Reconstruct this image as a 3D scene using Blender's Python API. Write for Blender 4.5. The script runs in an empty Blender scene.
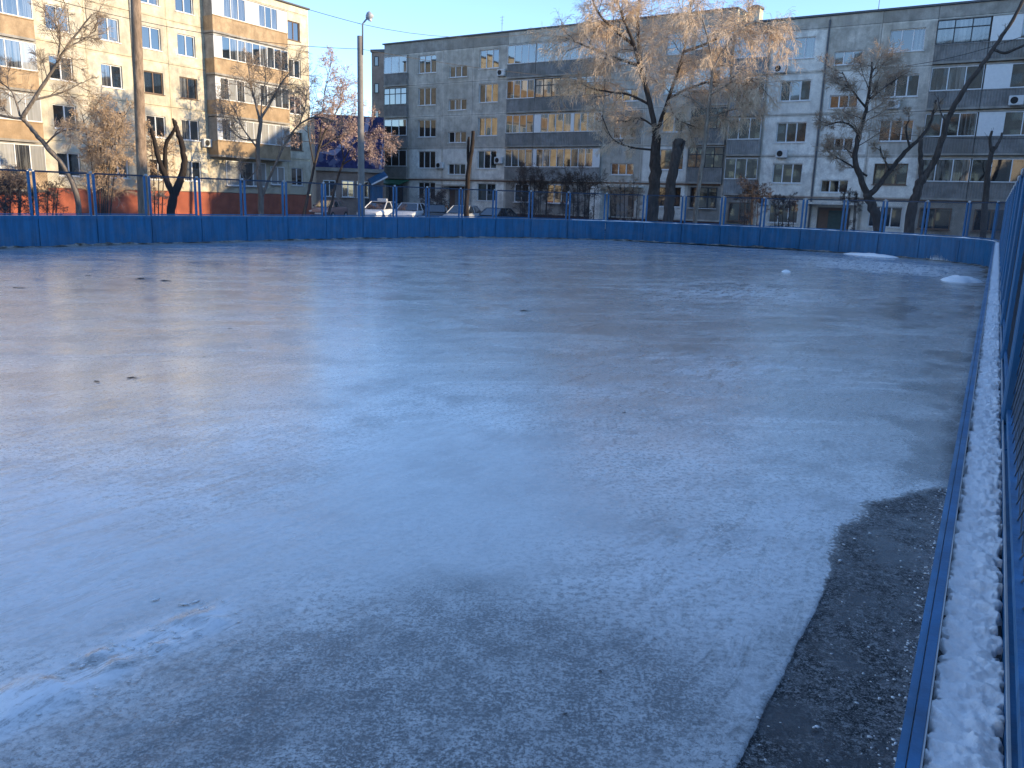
import bpy, bmesh, math, random
import numpy as np
from mathutils import Vector, Matrix, Quaternion

# ------------------------------------------------------------------ camera, sky, sun, exposure
S = bpy.context.scene
col = S.collection
W, H, FPX = 1024, 768, 828.33
EYE = 1.75
_p, _r = math.radians(12.567), math.radians(1.765)
F_ = Vector((0, math.cos(_p), -math.sin(_p)))
_rt = Vector((1, 0, 0)); _up = _rt.cross(F_)
R_ = _rt*math.cos(_r) + _up*math.sin(_r)
U_ = -_rt*math.sin(_r) + _up*math.cos(_r)
CAM = Vector((0, 0, EYE))
cd = bpy.data.cameras.new('camera'); cam = bpy.data.objects.new('camera', cd); col.objects.link(cam)
cd.sensor_width = 36; cd.lens = FPX/W*36; cd.clip_start = .05; cd.clip_end = 3000
m = Matrix((R_, U_, -F_)).transposed().to_4x4(); m.translation = CAM
cam.matrix_world = m
S.camera = cam

SUN_AZ, SUN_EL = math.radians(105), math.radians(11.0)      # azimuth clockwise from +Y
sdir = Vector((math.sin(SUN_AZ)*math.cos(SUN_EL), math.cos(SUN_AZ)*math.cos(SUN_EL), math.sin(SUN_EL)))
wd = bpy.data.worlds.new('World'); S.world = wd; wd.use_nodes = True
wn = wd.node_tree.nodes; wl = wd.node_tree.links
sky = wn.new('ShaderNodeTexSky'); sky.sky_type = 'NISHITA'; sky.sun_disc = False
sky.sun_elevation = SUN_EL; sky.sun_rotation = SUN_AZ
sky.air_density = .75; sky.dust_density = 0.0; sky.ozone_density = 2.8; sky.altitude = 300
hs = wn.new('ShaderNodeMix'); hs.data_type = 'RGBA'; hs.blend_type = 'MULTIPLY'; hs.inputs[0].default_value = 1      # camera white balance
hs.inputs[7].default_value = (1.05, .97, .96, 1); wl.new(sky.outputs[0], hs.inputs[6])
wl.new(hs.outputs[2], wn['Background'].inputs[0]); wn['Background'].inputs[1].default_value = .15
sd = bpy.data.lights.new('sun', 'SUN'); sd.energy = 2.15; sd.angle = math.radians(.53); sd.color = (1, .80, .52)
so = bpy.data.objects.new('sun', sd); col.objects.link(so)
so.rotation_euler = (-sdir).to_track_quat('-Z', 'Y').to_euler(); so.location = (60, -20, 40)
S.view_settings.view_transform = 'Standard'; S.view_settings.look = 'None'
S.view_settings.exposure = 1.75; S.view_settings.gamma = 1.0

# ------------------------------------------------------------------ helpers
rng = random.Random(7)
nr = np.random.RandomState(5)

def ray(x, y): return F_ + R_*((x-W/2)/FPX) - U_*((y-H/2)/FPX)
def atY(x, y, Y):
    d = ray(x, y); return CAM + d*(Y/d.y)
def atZ(x, y, z=0.):
    d = ray(x, y); return CAM + d*((z-EYE)/d.z)

def smooth(a, b, x):
    t = np.clip((np.asarray(x, float)-a)/(b-a), 0, 1); return t*t*(3-2*t)
def ground_z(x, y):
    # yard: level with the ice near the rink, falling gently towards the parked cars and the right-hand block
    t = (np.asarray(y, float) + .67*np.asarray(x, float) - 44)/22
    d = np.clip(t, 0, 1); d = d*d*(3-2*d)
    k = np.clip((np.asarray(x, float)+8)/20, 0, 1)
    return -.02 - .75*d*k - .30*d*(1-k)

_perm = nr.permutation(512)
_rand = nr.rand(512)
def vnoise(x, y):
    x = np.asarray(x, float); y = np.asarray(y, float)
    xi = np.floor(x).astype(int); yi = np.floor(y).astype(int); fx = x-xi; fy = y-yi
    fx = fx*fx*(3-2*fx); fy = fy*fy*(3-2*fy)
    def h(a, b): return _rand[(_perm[(a) & 511] + b) & 511]
    return (h(xi, yi)*(1-fx)+h(xi+1, yi)*fx)*(1-fy) + (h(xi, yi+1)*(1-fx)+h(xi+1, yi+1)*fx)*fy
def fbm(x, y, o=5):
    s = 0; a = .5; t = 0
    for i in range(o):
        s = s + a*vnoise(x*2**i + 17.3*i, y*2**i + 5.1*i); t += a; a *= .5
    return s/t

def link(o, parent=None):
    col.objects.link(o)
    if parent is not None: o.parent = parent
    return o
def tag(o, label=None, cat=None, group=None, kind=None):
    if label: o['label'] = label
    if cat: o['category'] = cat
    if group: o['group'] = group
    if kind: o['kind'] = kind
    return o
def empty(name, loc=(0, 0, 0), rz=0., **k):
    o = bpy.data.objects.new(name, None); o.empty_display_size = .2
    o.location = loc; o.rotation_euler = (0, 0, rz); link(o); return tag(o, **k)
def copy_tree(o, parent=None):
    c = o.copy(); col.objects.link(c); c.parent = parent
    for ch in list(o.children): copy_tree(ch, c)
    return c

class MB:
    def __init__(s): s.v = []; s.f = []
    def add(s, v, f):
        b = len(s.v); s.v += [tuple(p) for p in v]; s.f += [tuple(i+b for i in q) for q in f]; return s
    def box(s, x0, x1, y0, y1, z0, z1):
        return s.add([(x0,y0,z0),(x1,y0,z0),(x1,y1,z0),(x0,y1,z0),(x0,y0,z1),(x1,y0,z1),(x1,y1,z1),(x0,y1,z1)],
                     [(0,3,2,1),(4,5,6,7),(0,1,5,4),(1,2,6,5),(2,3,7,6),(3,0,4,7)])
    def bbox(s, x0, x1, y0, y1, z0, z1, b=.01):
        bm = bmesh.new(); bmesh.ops.create_cube(bm, size=1)
        for v in bm.verts: v.co = Vector((x0+(v.co.x+.5)*(x1-x0), y0+(v.co.y+.5)*(y1-y0), z0+(v.co.z+.5)*(z1-z0)))
        bmesh.ops.bevel(bm, geom=bm.edges[:], offset=b, segments=1, affect='EDGES')
        bm.verts.index_update()
        s.add([v.co[:] for v in bm.verts], [[v.index for v in f.verts] for f in bm.faces]); bm.free(); return s
    def tube(s, pts, rad, n=6, cap=True):
        pts = [Vector(p) for p in pts]; k = len(pts)
        if not hasattr(rad, '__len__'): rad = [rad]*k
        v = []; f = []
        t0 = (pts[1]-pts[0]).normalized()
        a = t0.orthogonal().normalized()
        for i in range(k):
            t = (pts[min(i+1, k-1)]-pts[max(i-1, 0)])
            if t.length < 1e-9: t = t0
            t.normalize(); a = (a - t*a.dot(t))
            if a.length < 1e-6: a = t.orthogonal()
            a.normalize(); b = t.cross(a)
            for j in range(n):
                w = 2*math.pi*j/n; v.append(pts[i] + (a*math.cos(w)+b*math.sin(w))*rad[i])
        for i in range(k-1):
            for j in range(n):
                f.append((i*n+j, i*n+(j+1) % n, (i+1)*n+(j+1) % n, (i+1)*n+j))
        if cap: f.append(tuple(range(n))[::-1]); f.append(tuple((k-1)*n+j for j in range(n)))
        return s.add(v, f)
    def mesh(s, name, mat, smooth_=False):
        me = bpy.data.meshes.new(name); me.from_pydata(s.v, [], s.f)
        if mat: me.materials.append(mat)
        if smooth_: me.polygons.foreach_set('use_smooth', [True]*len(me.polygons))
        me.update(); return me
    def build(s, name, mat, parent=None, smooth_=False, loc=None, **k):
        o = bpy.data.objects.new(name, s.mesh(name, mat, smooth_)); link(o, parent)
        if loc is not None: o.location = loc
        return tag(o, **k)
def inst(name, me, parent=None, loc=(0, 0, 0), rot=None):
    o = bpy.data.objects.new(name, me); o.location = loc
    if rot: o.rotation_euler = rot
    return link(o, parent)

# ------------------------------------------------------------------ materials
class NT:
    def __init__(s, name):
        s.m = bpy.data.materials.new(name); s.m.use_nodes = True
        s.t = s.m.node_tree; s.b = s.t.nodes['Principled BSDF']
    def n(s, ty, **k):
        o = s.t.nodes.new(ty)
        for a, v in k.items(): setattr(o, a, v)
        return o
    def set(s, o, name, v):
        if hasattr(v, 'links') or isinstance(v, bpy.types.NodeSocket): s.t.links.new(v, o.inputs[name])
        else: o.inputs[name].default_value = v
    def pos(s, scale=(1, 1, 1), rot=0., obj=False):
        if obj: src = s.n('ShaderNodeTexCoord').outputs['Object']
        else: src = s.n('ShaderNodeNewGeometry').outputs['Position']
        mp = s.n('ShaderNodeMapping'); s.t.links.new(src, mp.inputs[0])
        mp.inputs['Scale'].default_value = scale; mp.inputs['Rotation'].default_value = (0, 0, rot)
        return mp.outputs[0]
    def dirpos(s, along, across, ang):
        """world position turned so that its x axis runs along ang; frequencies along / across that axis"""
        mp = s.n('ShaderNodeMapping', vector_type='TEXTURE'); s.t.links.new(s.n('ShaderNodeNewGeometry').outputs['Position'], mp.inputs[0])
        mp.inputs['Scale'].default_value = (1/along, 1/across, 1); mp.inputs['Rotation'].default_value = (0, 0, ang); return mp.outputs[0]
    def noise(s, scale, detail=5, rough=.55, vec=None, dist=0.):
        o = s.n('ShaderNodeTexNoise'); s.t.links.new(vec if vec is not None else s.pos(), o.inputs['Vector'])
        o.inputs['Scale'].default_value = scale; o.inputs['Detail'].default_value = detail
        o.inputs['Roughness'].default_value = rough; o.inputs['Distortion'].default_value = dist
        return o.outputs[0]
    def ramp(s, fac, stops, interp='LINEAR'):
        o = s.n('ShaderNodeValToRGB'); s.t.links.new(fac, o.inputs[0]); e = o.color_ramp.elements
        o.color_ramp.interpolation = interp
        while len(e) < len(stops): e.new(.5)
        for q, (p, c) in zip(e, stops):
            q.position = p; q.color = (c, c, c, 1) if not hasattr(c, '__len__') else tuple(c)+(1,)
        return o.outputs[0]
    def mix(s, fac, a, b, mode='MIX'):
        o = s.n('ShaderNodeMix', data_type='RGBA', blend_type=mode)
        for idx, v in ((0, fac), (6, a), (7, b)):
            if isinstance(v, bpy.types.NodeSocket): s.t.links.new(v, o.inputs[idx])
            else: o.inputs[idx].default_value = v if idx == 0 else (tuple(v)+(1,) if len(v) == 3 else v)
        return o.outputs[2]
    def math(s, op, a, b=0., clamp=False):
        o = s.n('ShaderNodeMath', operation=op); o.use_clamp = clamp
        for i, v in enumerate((a, b)):
            if isinstance(v, bpy.types.NodeSocket): s.t.links.new(v, o.inputs[i])
            else: o.inputs[i].default_value = v
        return o.outputs[0]
    def attr(s, name):
        o = s.n('ShaderNodeAttribute'); o.attribute_name = name; return o.outputs['Fac']
    def rnd(s): return s.n('ShaderNodeObjectInfo').outputs['Random']
    def bump(s, h, strength=.3, dist=.02, prev=None):
        o = s.n('ShaderNodeBump'); s.t.links.new(h, o.inputs['Height'])
        o.inputs['Strength'].default_value = strength; o.inputs['Distance'].default_value = dist
        if prev is not None: s.t.links.new(prev, o.inputs['Normal'])
        return o.outputs[0]
    def out(s, color=None, rough=.7, normal=None, spec=.5, metal=0.):
        if color is not None: s.set(s.b, 'Base Color', color if isinstance(color, bpy.types.NodeSocket) else tuple(color)+(1,))
        s.set(s.b, 'Roughness', rough); s.set(s.b, 'Specular IOR Level', spec); s.set(s.b, 'Metallic', metal)
        if normal is not None: s.t.links.new(normal, s.b.inputs['Normal'])
        return s.m
def sc(c, k): return tuple(min(1, x*k) for x in c)

def mat_concrete(name, c, stain=.5, warm=(.75, .7, .62), streak=True):
    t = NT(name)
    big = t.noise(.28, 4, .6); mid = t.noise(1.6, 6, .65); fine = t.noise(14, 5, .6)
    streaks = t.noise(1.0, 5, .6, t.pos((2.6, 2.6, .22)))
    a = t.mix(t.ramp(mid, [(.36, 0), (.62, 1)]), sc(c, .66), sc(c, 1.2))
    a = t.mix(t.ramp(big, [(.4, 0), (.7, .7)]), a, tuple(x*y for x, y in zip(c, warm)))
    st = t.ramp(streaks, [(.45, 0), (.75, stain)])
    a = t.mix(st, a, sc(c, .42))
    a = t.mix(t.math('MULTIPLY', t.rnd(), .30), a, sc(c, .6))
    a = t.mix(t.ramp(fine, [(.3, .35), (.6, 0)]), a, sc(c, .55))
    return t.out(a, .9, t.bump(fine, .35, .02), .2)
def mat_plain(name, c, rough=.6, var=.25, scale=6., bump=.15, spec=.4, metal=0.):
    t = NT(name)
    n = t.noise(scale, 6, .65); f = t.noise(scale*9, 4, .6)
    a = t.mix(t.ramp(n, [(.3, 0), (.7, 1)]), sc(c, 1-var), sc(c, 1+var*.6))
    a = t.mix(t.math('MULTIPLY', t.rnd(), var*.6), a, sc(c, .6))
    return t.out(a, rough, t.bump(f, bump, .01), spec, metal)
def mat_glass(name, c=(.010, .012, .014), c2=None, rough=.04):
    t = NT(name)
    if c2 is None: c2 = sc(c, 2.2)
    drape = t.noise(1.0, 3, .5, t.pos((9, 9, .35)))
    a = t.mix(t.ramp(drape, [(.42, 0), (.62, 1)]), c, c2)
    a = t.mix(t.math('MULTIPLY', t.rnd(), .5), a, sc(c, .5))
    wav = t.noise(1.3, 2, .5)
    m_ = t.out(a, rough, t.bump(wav, .06, .05), .5)
    t.b.inputs['Coat Weight'].default_value = 1.0; t.b.inputs['Coat Roughness'].default_value = .02; t.b.inputs['Coat IOR'].default_value = 1.9; t.b.inputs['IOR'].default_value = 1.9
    return m_
def mat_blue(name, c, rough=.45, rust=.12, streak=True):
    t = NT(name)
    st = t.noise(1.0, 6, .7, t.pos((7, 7, .5))); n = t.noise(2.2, 6, .65); f = t.noise(38, 5, .7)
    a = t.mix(t.ramp(st, [(.3, 0), (.72, 1)]), sc(c, .55), sc(c, 1.30))
    a = t.mix(t.ramp(n, [(.45, 0), (.75, .55)]), a, tuple(x*.5+.10 for x in c))
    a = t.mix(t.ramp(f, [(.62, 0), (.75, rust*4)]), a, (.20, .22, .25))
    return t.out(a, t.ramp(n, [(.3, rough-.1), (.7, rough+.25)]), t.bump(f, .25, .006), .45)
def mat_bark(name, c, c2=None):
    t = NT(name)
    n = t.noise(9, 6, .7, t.pos((1, 1, .3))); big = t.noise(1.2, 3, .5)
    a = t.mix(t.ramp(n, [(.35, 0), (.65, 1)]), sc(c, .5), sc(c, 1.25))
    a = t.mix(t.ramp(big, [(.45, 0), (.6, .6)]), a, c2 or sc(c, .7))
    return t.out(a, .92, t.bump(n, .8, .03), .15)
def mat_twig(name, c, c2):
    t = NT(name); n = t.noise(2.2, 3, .6)
    return t.out(t.mix(t.ramp(n, [(.35, 0), (.65, 1)]), c, c2), .75, None, .25)

M = {}
M['conc'] = mat_concrete('panel_concrete_grey', (.56, .52, .45), .55)
M['conc_light'] = mat_concrete('panel_concrete_whitewashed', (.85, .81, .73), .38, (.92, .90, .86))
M['conc_dark'] = mat_concrete('panel_concrete_dark', (.38, .355, .315), .45)
M['cream'] = mat_concrete('cream_render', (.60, .535, .41), .5, (.9, .86, .78))
M['cream2'] = mat_concrete('pale_cream_render', (.68, .615, .48), .45, (.9, .86, .78))
M['mortar'] = mat_concrete('joint_mortar_patched', (.66, .61, .53), .6)
M['joint_w2'] = mat_concrete('cream_joint', (.64, .55, .39), .3, (.9, .86, .78))
M['joint'] = mat_plain('joint_mortar', (.16, .155, .15), .95)
M['joint_w'] = mat_plain('white_joint_strip', (.62, .58, .5), .85)
M['plinth_red'] = mat_concrete('terracotta_plinth', (.42, .125, .07), .4)
M['plinth_dark'] = mat_concrete('dark_plinth', (.115, .06, .05), .4)
M['tan'] = mat_concrete('tan_parapet_render', (.46, .33, .205), .5)
M['white_panel'] = mat_plain('white_plastic_panel', (.72, .72, .70), .5, .08)
M['frame_w'] = mat_plain('white_window_frame', (.70, .70, .69), .45, .1)
M['frame_d'] = mat_plain('dark_window_frame', (.035, .04, .045), .5, .2)
M['frame_b'] = mat_plain('brown_window_frame', (.16, .10, .065), .6, .2)
M['glass'] = mat_glass('dark_window_glass')
M['glass_c'] = mat_glass('curtained_window_glass', (.03, .03, .03), (.20, .195, .18), .05)
M['glass_b'] = mat_glass('brown_blind_glass', (.020, .016, .013), (.045, .033, .026), .06)
M['glass_l'] = mat_glass('pale_blind_glass', (.35, .34, .31), (.45, .44, .41), .08)
M['ribbed'] = mat_concrete('grey_ribbed_sheet', (.29, .28, .265), .3)
M['ribbed2'] = mat_concrete('light_ribbed_sheet', (.36, .36, .35), .3)
M['brick'] = mat_concrete('brown_brick', (.36, .27, .22), .3)
M['roof'] = mat_plain('bitumen_roof', (.06, .062, .065), .85)
M['flash'] = mat_plain('roof_flashing', (.10, .105, .115), .6)
M['blue'] = mat_blue('blue_board_paint', (.006, .118, .262))
M['blue_dark'] = mat_blue('dark_blue_rail_paint', (.006, .025, .06))
M['blue_post'] = mat_blue('blue_post_paint', (.012, .125, .285), .4)
M['blue_light'] = mat_blue('blue_rail_paint', (.015, .14, .30), .35)
M['galv'] = mat_plain('galvanised_cap', (.45, .46, .47), .5)
M['wire'] = mat_plain('mesh_wire', (.06, .075, .10), .5)
M['deck'] = mat_plain('weathered_board_top', (.085, .085, .085), .9, .4, 20, .6)
M['pole_conc'] = mat_concrete('pole_concrete', (.33, .31, .29), .3)
M['wood_pole'] = mat_bark('pole_timber', (.33, .24, .17))
M['steel'] = mat_plain('grey_steel', (.30, .31, .32), .4, .15, 6, .1, .5, .6)
M['ac'] = mat_plain('air_conditioner_casing', (.62, .62, .60), .5, .1)
M['black'] = mat_plain('black_rubber', (.015, .015, .016), .6, .2)
M['green'] = mat_plain('green_canopy', (.03, .13, .075), .5)
M['cable'] = mat_plain('cable_sheath', (.02, .02, .022), .6)
M['snow'] = None

def mat_snow():
    t = NT('snow'); f = t.noise(90, 6, .7); b = t.noise(9, 5, .6); g = t.noise(320, 3, .6)
    a = t.mix(t.ramp(b, [(.3, 0), (.7, 1)]), (.90, .89, .87), (.95, .94, .92))
    n = t.bump(f, .55, .012); n = t.bump(g, .25, .004, n)
    return t.out(a, .65, n, .25)
M['snow'] = mat_snow()

# ------------------------------------------------------------------ rink outline
DV = Vector((.4934, .8698, 0)).normalized(); NV = Vector((DV.y, -DV.x, 0))
ctrl = [DV*d for d in (-7.5, -5, -2, 1, 4, 7, 10, 14, 18, 22, 26, 29.0, 31.0)] + [Vector((x, y, 0)) for x, y in
       [(15.82, 28.2), (16.0, 29.3), (15.75, 30.8), (14.5, 33.2), (12.35, 36.1), (8.5, 38.5), (4.2, 39.85), (.15, 39.3), (-2.95, 37.4),
        (-5.4, 34.9), (-8.2, 31.7), (-10.7, 28.4), (-12.75, 25.65), (-14.3, 23.1), (-18.0, 17.2), (-21.7, 11.4), (-25.5, 5.5)]]
def catmull(P, k=14):
    out = []
    for i in range(len(P)-1):
        a = P[max(i-1, 0)]; b = P[i]; c = P[i+1]; d = P[min(i+2, len(P)-1)]
        for j in range(k):
            t = j/k; out.append(.5*((2*b)+(c-a)*t+(2*a-5*b+4*c-d)*t*t+(3*b-a-3*c+d)*t**3))
    out.append(P[-1]); return out
path = catmull(ctrl)
plen = [0.]
for a, b in zip(path, path[1:]): plen.append(plen[-1]+(b-a).length)
S0 = 7.5                                # arc length at the camera's own position
def pat(s):
    s = min(max(s, 0), plen[-1]-1e-6); i = int(np.searchsorted(plen, s, 'right'))-1; i = min(i, len(path)-2)
    f = (s-plen[i])/(plen[i+1]-plen[i]); return path[i].lerp(path[i+1], f)
def ptan(s): return (pat(s+.08)-pat(s-.08)).normalized()
def pnor(s):
    t = ptan(s); return Vector((t.y, -t.x, 0))
def prange(s0, s1, step):
    n = max(1, int(math.ceil((s1-s0)/step))); return [s0+(s1-s0)*i/n for i in range(n+1)]
def sweep(mb, s0, s1, u0, u1, z0, z1, step=.45):
    ss = prange(s0, s1, step); v = []; f = []
    for s in ss:
        p = pat(s); n = pnor(s)
        for u, z in ((u0, z0), (u1, z0), (u1, z1), (u0, z1)): q = p+n*u; v.append((q.x, q.y, z))
    for i in range(len(ss)-1):
        for j in range(4): f.append((i*4+j, (i+1)*4+j, (i+1)*4+(j+1) % 4, i*4+(j+1) % 4))
    f.append((0, 1, 2, 3)); e = 4*(len(ss)-1); f.append((e+3, e+2, e+1, e))
    return mb.add(v, f)
nodes = [S0-5.45, S0-2.25, S0+.95]
s = S0+4.15
while s < plen[-1]-.3: nodes.append(s); s += 1.78
nodes.append(plen[-1])

# ------------------------------------------------------------------ ground sheet
def build_ground():
    xs = np.concatenate([[-900, -400, -200, -120], np.arange(-90, 91, 6), [120, 200, 400, 900]])
    ys = np.concatenate([[-900, -400, -200, -100], np.arange(-60, 131, 5), [180, 300, 500, 900]])
    v = []; f = []; nx = len(xs)
    for y in ys:
        for x in xs: v.append((x, y, float(ground_z(x, y)) - .02))
    for j in range(len(ys)-1):
        for i in range(nx-1): f.append((j*nx+i, j*nx+i+1, (j+1)*nx+i+1, (j+1)*nx+i))
    t = NT('yard_ground')
    a = t.noise(.5, 6, .65); b = t.noise(9, 6, .7)
    c = t.mix(t.ramp(b, [(.35, 0), (.65, 1)]), (.035, .03, .026), (.085, .073, .06))
    c = t.mix(t.ramp(a, [(.50, 0), (.60, .9)]), c, (.62, .66, .70))
    mt = t.out(c, .9, t.bump(b, .6, .04), .2)
    return MB().add(v, f).build('ground', mt, None, True, kind='structure')
build_ground()

# ------------------------------------------------------------------ ice
def in_poly(px, py, poly):
    ins = np.zeros(px.shape, bool); n = len(poly)
    for i in range(n):
        x0, y0 = poly[i]; x1, y1 = poly[(i+1) % n]
        if y0 == y1: continue
        c = ((y0 > py) != (y1 > py)) & (px < (x1-x0)*(py-y0)/(y1-y0)+x0); ins ^= c
    return ins
def dist_poly(px, py, poly):
    d = np.full(px.shape, 1e9); n = len(poly)
    for i in range(n):
        ax, ay = poly[i]; bx, by = poly[(i+1) % n]; ex, ey = bx-ax, by-ay
        t = np.clip(((px-ax)*ex+(py-ay)*ey)/(ex*ex+ey*ey+1e-12), 0, 1)
        d = np.minimum(d, np.hypot(px-ax-t*ex, py-ay-t*ey))
    return np.where(in_poly(px, py, poly), -d, d)
def gpoly(pts): return [tuple(atZ(x, y)[:2]) for x, y in pts]
def build_ice():
    Ds = [-7.4]
    while Ds[-1] < 36.2: Ds.append(Ds[-1] + (.30 if Ds[-1] < -1 else max(.013, .0125*max(0, Ds[-1]))))
    PD = np.array([p.dot(DV) for p in path]); PU = np.array([-p.dot(NV) for p in path])
    rows = []
    for D in Ds:
        sel = np.nonzero((PD[:-1]-D)*(PD[1:]-D) <= 0)[0]
        if len(sel) < 2: continue
        u = [PU[i]+(PU[i+1]-PU[i])*(D-PD[i])/(PD[i+1]-PD[i]+1e-12) for i in sel]; rows.append((D, min(u)-.008, max(u)+.008))
    nu = 560; T = np.linspace(0, 1, nu)**2.15
    DD = np.array([r[0] for r in rows])[:, None]; LO = np.array([r[1] for r in rows])[:, None]; HI = np.array([r[2] for r in rows])[:, None]
    UU = LO+(HI-LO)*T[None]
    X = DV.x*DD-NV.x*UU; Y = DV.y*DD-NV.y*UU; nrad, na = X.shape
    # bare wet asphalt next to the near boards, thin dark ice towards the bottom of the picture, darker tongues further out
    warp = (fbm(X*2.2, Y*2.2, 4)-.5); warp2 = (fbm(X*.7+9, Y*.7, 4)-.5)
    P1 = gpoly([(690, 900), (735, 768), (800, 640), (840, 560), (869, 503), (945, 488), (1010, 488), (1010, 900)])
    wsoft = .010 + .22*smooth(3.7, 4.4, X*DV.x+Y*DV.y)
    bare = smooth(wsoft, -wsoft, dist_poly(X, Y, P1) + warp*(wsoft*1.1-.011) + (fbm(X*9, Y*9, 3)-.5)*.018)
    P2 = gpoly([(-150, 800), (-20, 745), (110, 710), (220, 640), (330, 604), (470, 592), (600, 622), (700, 640), (800, 640), (730, 780), (600, 900), (0, 900)])
    thin = smooth(.30, -.35, dist_poly(X, Y, P2) + warp*.5 + warp2*.5)
    dark = np.zeros_like(X)
    for pts, k in (([(690, 490), (760, 500), (775, 540), (730, 560), (690, 530)], .55), ([(590, 640), (640, 620), (680, 650), (640, 690), (590, 670)], .35),
                   ([(905, 480), (925, 380), (950, 320), (972, 290), (985, 290), (960, 480)], .75),
                   ([(870, 305), (905, 300), (925, 330), (900, 335)], .7), ([(430, 640), (560, 610), (580, 640), (420, 700)], .25),
                   ([(250, 251), (330, 247), (375, 252), (330, 258), (270, 256)], .75), ([(640, 300), (760, 320), (720, 345), (620, 330)], .3),
                   ([(560, 440), (700, 430), (760, 470), (600, 490)], .3)):
        q = gpoly(pts); L = max(.06, .25*math.sqrt(abs(sum(q[i][0]*q[(i+1) % len(q)][1]-q[(i+1) % len(q)][0]*q[i][1] for i in range(len(q))))/2))
        dark = np.maximum(dark, k*smooth(L, -L, dist_poly(X, Y, q) + warp*L*2.5 + warp2*L))
    # the board foot: dirt and melted rim
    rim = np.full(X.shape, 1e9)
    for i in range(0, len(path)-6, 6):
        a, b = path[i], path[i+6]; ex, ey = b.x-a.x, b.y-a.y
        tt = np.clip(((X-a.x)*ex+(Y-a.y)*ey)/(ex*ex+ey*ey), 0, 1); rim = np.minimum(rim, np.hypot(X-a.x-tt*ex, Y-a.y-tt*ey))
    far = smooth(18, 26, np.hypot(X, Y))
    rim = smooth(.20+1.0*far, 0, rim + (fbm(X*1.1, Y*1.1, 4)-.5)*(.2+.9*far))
    crust = np.zeros_like(X)
    for pts, k, L in (([(-40, 690), (60, 660), (150, 620), (228, 600), (235, 625), (150, 665), (60, 720), (-40, 760)], .9, .10),
                      ([(-100, 470), (180, 470), (330, 440), (320, 480), (120, 560), (-100, 600)], .45, .6),
                      ([(-60, 545), (120, 540), (200, 580), (100, 640), (-60, 650)], .4, .4),
                      ([(640, 285), (780, 283), (800, 300), (680, 305)], .45, 1.6), ([(650, 360), (800, 355), (820, 375), (650, 385)], .3, 1.0),
                      ([(800, 255), (960, 268), (960, 278), (820, 268)], .6, 1.0),
                      ([(600, 540), (800, 500), (860, 490), (800, 640), (760, 720), (680, 640)], .35, .2)):
        crust = np.maximum(crust, k*smooth(L, -L, dist_poly(X, Y, gpoly(pts)) + warp*L*2.2))
    film = smooth(.35, -.35, dist_poly(X, Y, gpoly([(-50, 480), (150, 520), (330, 470), (420, 420), (560, 440), (640, 520), (520, 575), (330, 590), (200, 630), (-50, 690)])) + warp*.5 + warp2*.6)
    glaze = .95*smooth(1.2, -1.2, dist_poly(X, Y, gpoly([(-160, 365), (330, 362), (345, 440), (300, 480), (150, 530), (-160, 580)])) + warp2*2.2)
    Z = .020*smooth(.5, .9, crust)*smooth(.35, .7, fbm(X*9, Y*14, 3)) - .010*bare + .004*(fbm(X*1.3, Y*1.3, 3)-.5)
    Z = Z*smooth(40, 6, np.hypot(X, Y))
    v = np.stack([X.ravel(), Y.ravel(), Z.ravel()], 1)
    i, j = np.meshgrid(np.arange(nrad-1), np.arange(na-1), indexing='ij'); a = (i*na+j).ravel()
    f = np.stack([a, a+na, a+na+1, a+1], 1)
    me = bpy.data.meshes.new('rink_ice')
    me.vertices.add(len(v)); me.vertices.foreach_set('co', v.ravel())
    me.loops.add(f.size); me.loops.foreach_set('vertex_index', f.ravel().astype(np.int32))
    me.polygons.add(len(f)); me.polygons.foreach_set('loop_start', np.arange(0, f.size, 4, dtype=np.int32))
    me.update(calc_edges=True); me.polygons.foreach_set('use_smooth', [True]*len(f))
    for nm, arr in (('bare', bare), ('thin', thin), ('dark', dark), ('crust', crust), ('rim', rim), ('film', film), ('glaze', glaze)):
        at = me.attributes.new(nm, 'FLOAT', 'POINT'); at.data.foreach_set('value', arr.ravel().astype(np.float32))
    if me.polygons[0].normal.z < 0: me.flip_normals()
    # material
    t = NT('rink_ice')
    ra, rb_ = atZ(50, 682), atZ(190, 618); RIDGE = math.atan2(rb_.y-ra.y, rb_.x-ra.x)
    n_big = t.noise(.20, 7, .66, None, .4); n_mid = t.noise(1.3, 8, .70); n_str = t.noise(1.0, 8, .74, t.dirpos(.40, 1.1, .15), .8)
    n_fin = t.noise(30, 6, .78); n_spk = t.noise(120, 4, .7); n_ridge = t.noise(1.0, 8, .72, t.dirpos(2.6, 9, RIDGE), .9)
    n_blo = t.noise(5.5, 7, .72)
    c = t.mix(t.ramp(n_big, [(.38, 0), (.60, 1)]), (.48, .465, .435), (.72, .70, .665))
    c = t.mix(t.ramp(n_str, [(.46, .0), (.56, .85)]), c, (.84, .825, .78))
    c = t.mix(t.ramp(n_mid, [(.50, 0), (.66, .75)]), c, (.28, .27, .25))
    c = t.mix(t.ramp(n_ridge, [(.36, .65), (.48, 0)]), c, (.27, .26, .245))
    c = t.mix(t.ramp(n_fin, [(.43, .8), (.50, 0)]), c, (.19, .183, .17))
    c = t.mix(t.ramp(n_fin, [(.54, 0), (.60, .55)]), c, (.80, .78, .74))
    # thin ice with grit showing through
    n_gr = t.noise(75, 6, .78); gr = t.ramp(t.math('ADD', t.math('MULTIPLY', n_gr, .7), t.math('MULTIPLY', n_blo, .3)), [(.455, 1), (.545, .30)])
    th = t.math('MULTIPLY', t.attr('thin'), t.math('MULTIPLY', gr, .95), True)
    c = t.mix(t.math('MULTIPLY', t.attr('film'), .75), c, (.58, .57, .545))
    c = t.mix(th, c, (.085, .082, .077))
    n_cr = t.noise(46, 6, .76)
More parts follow.
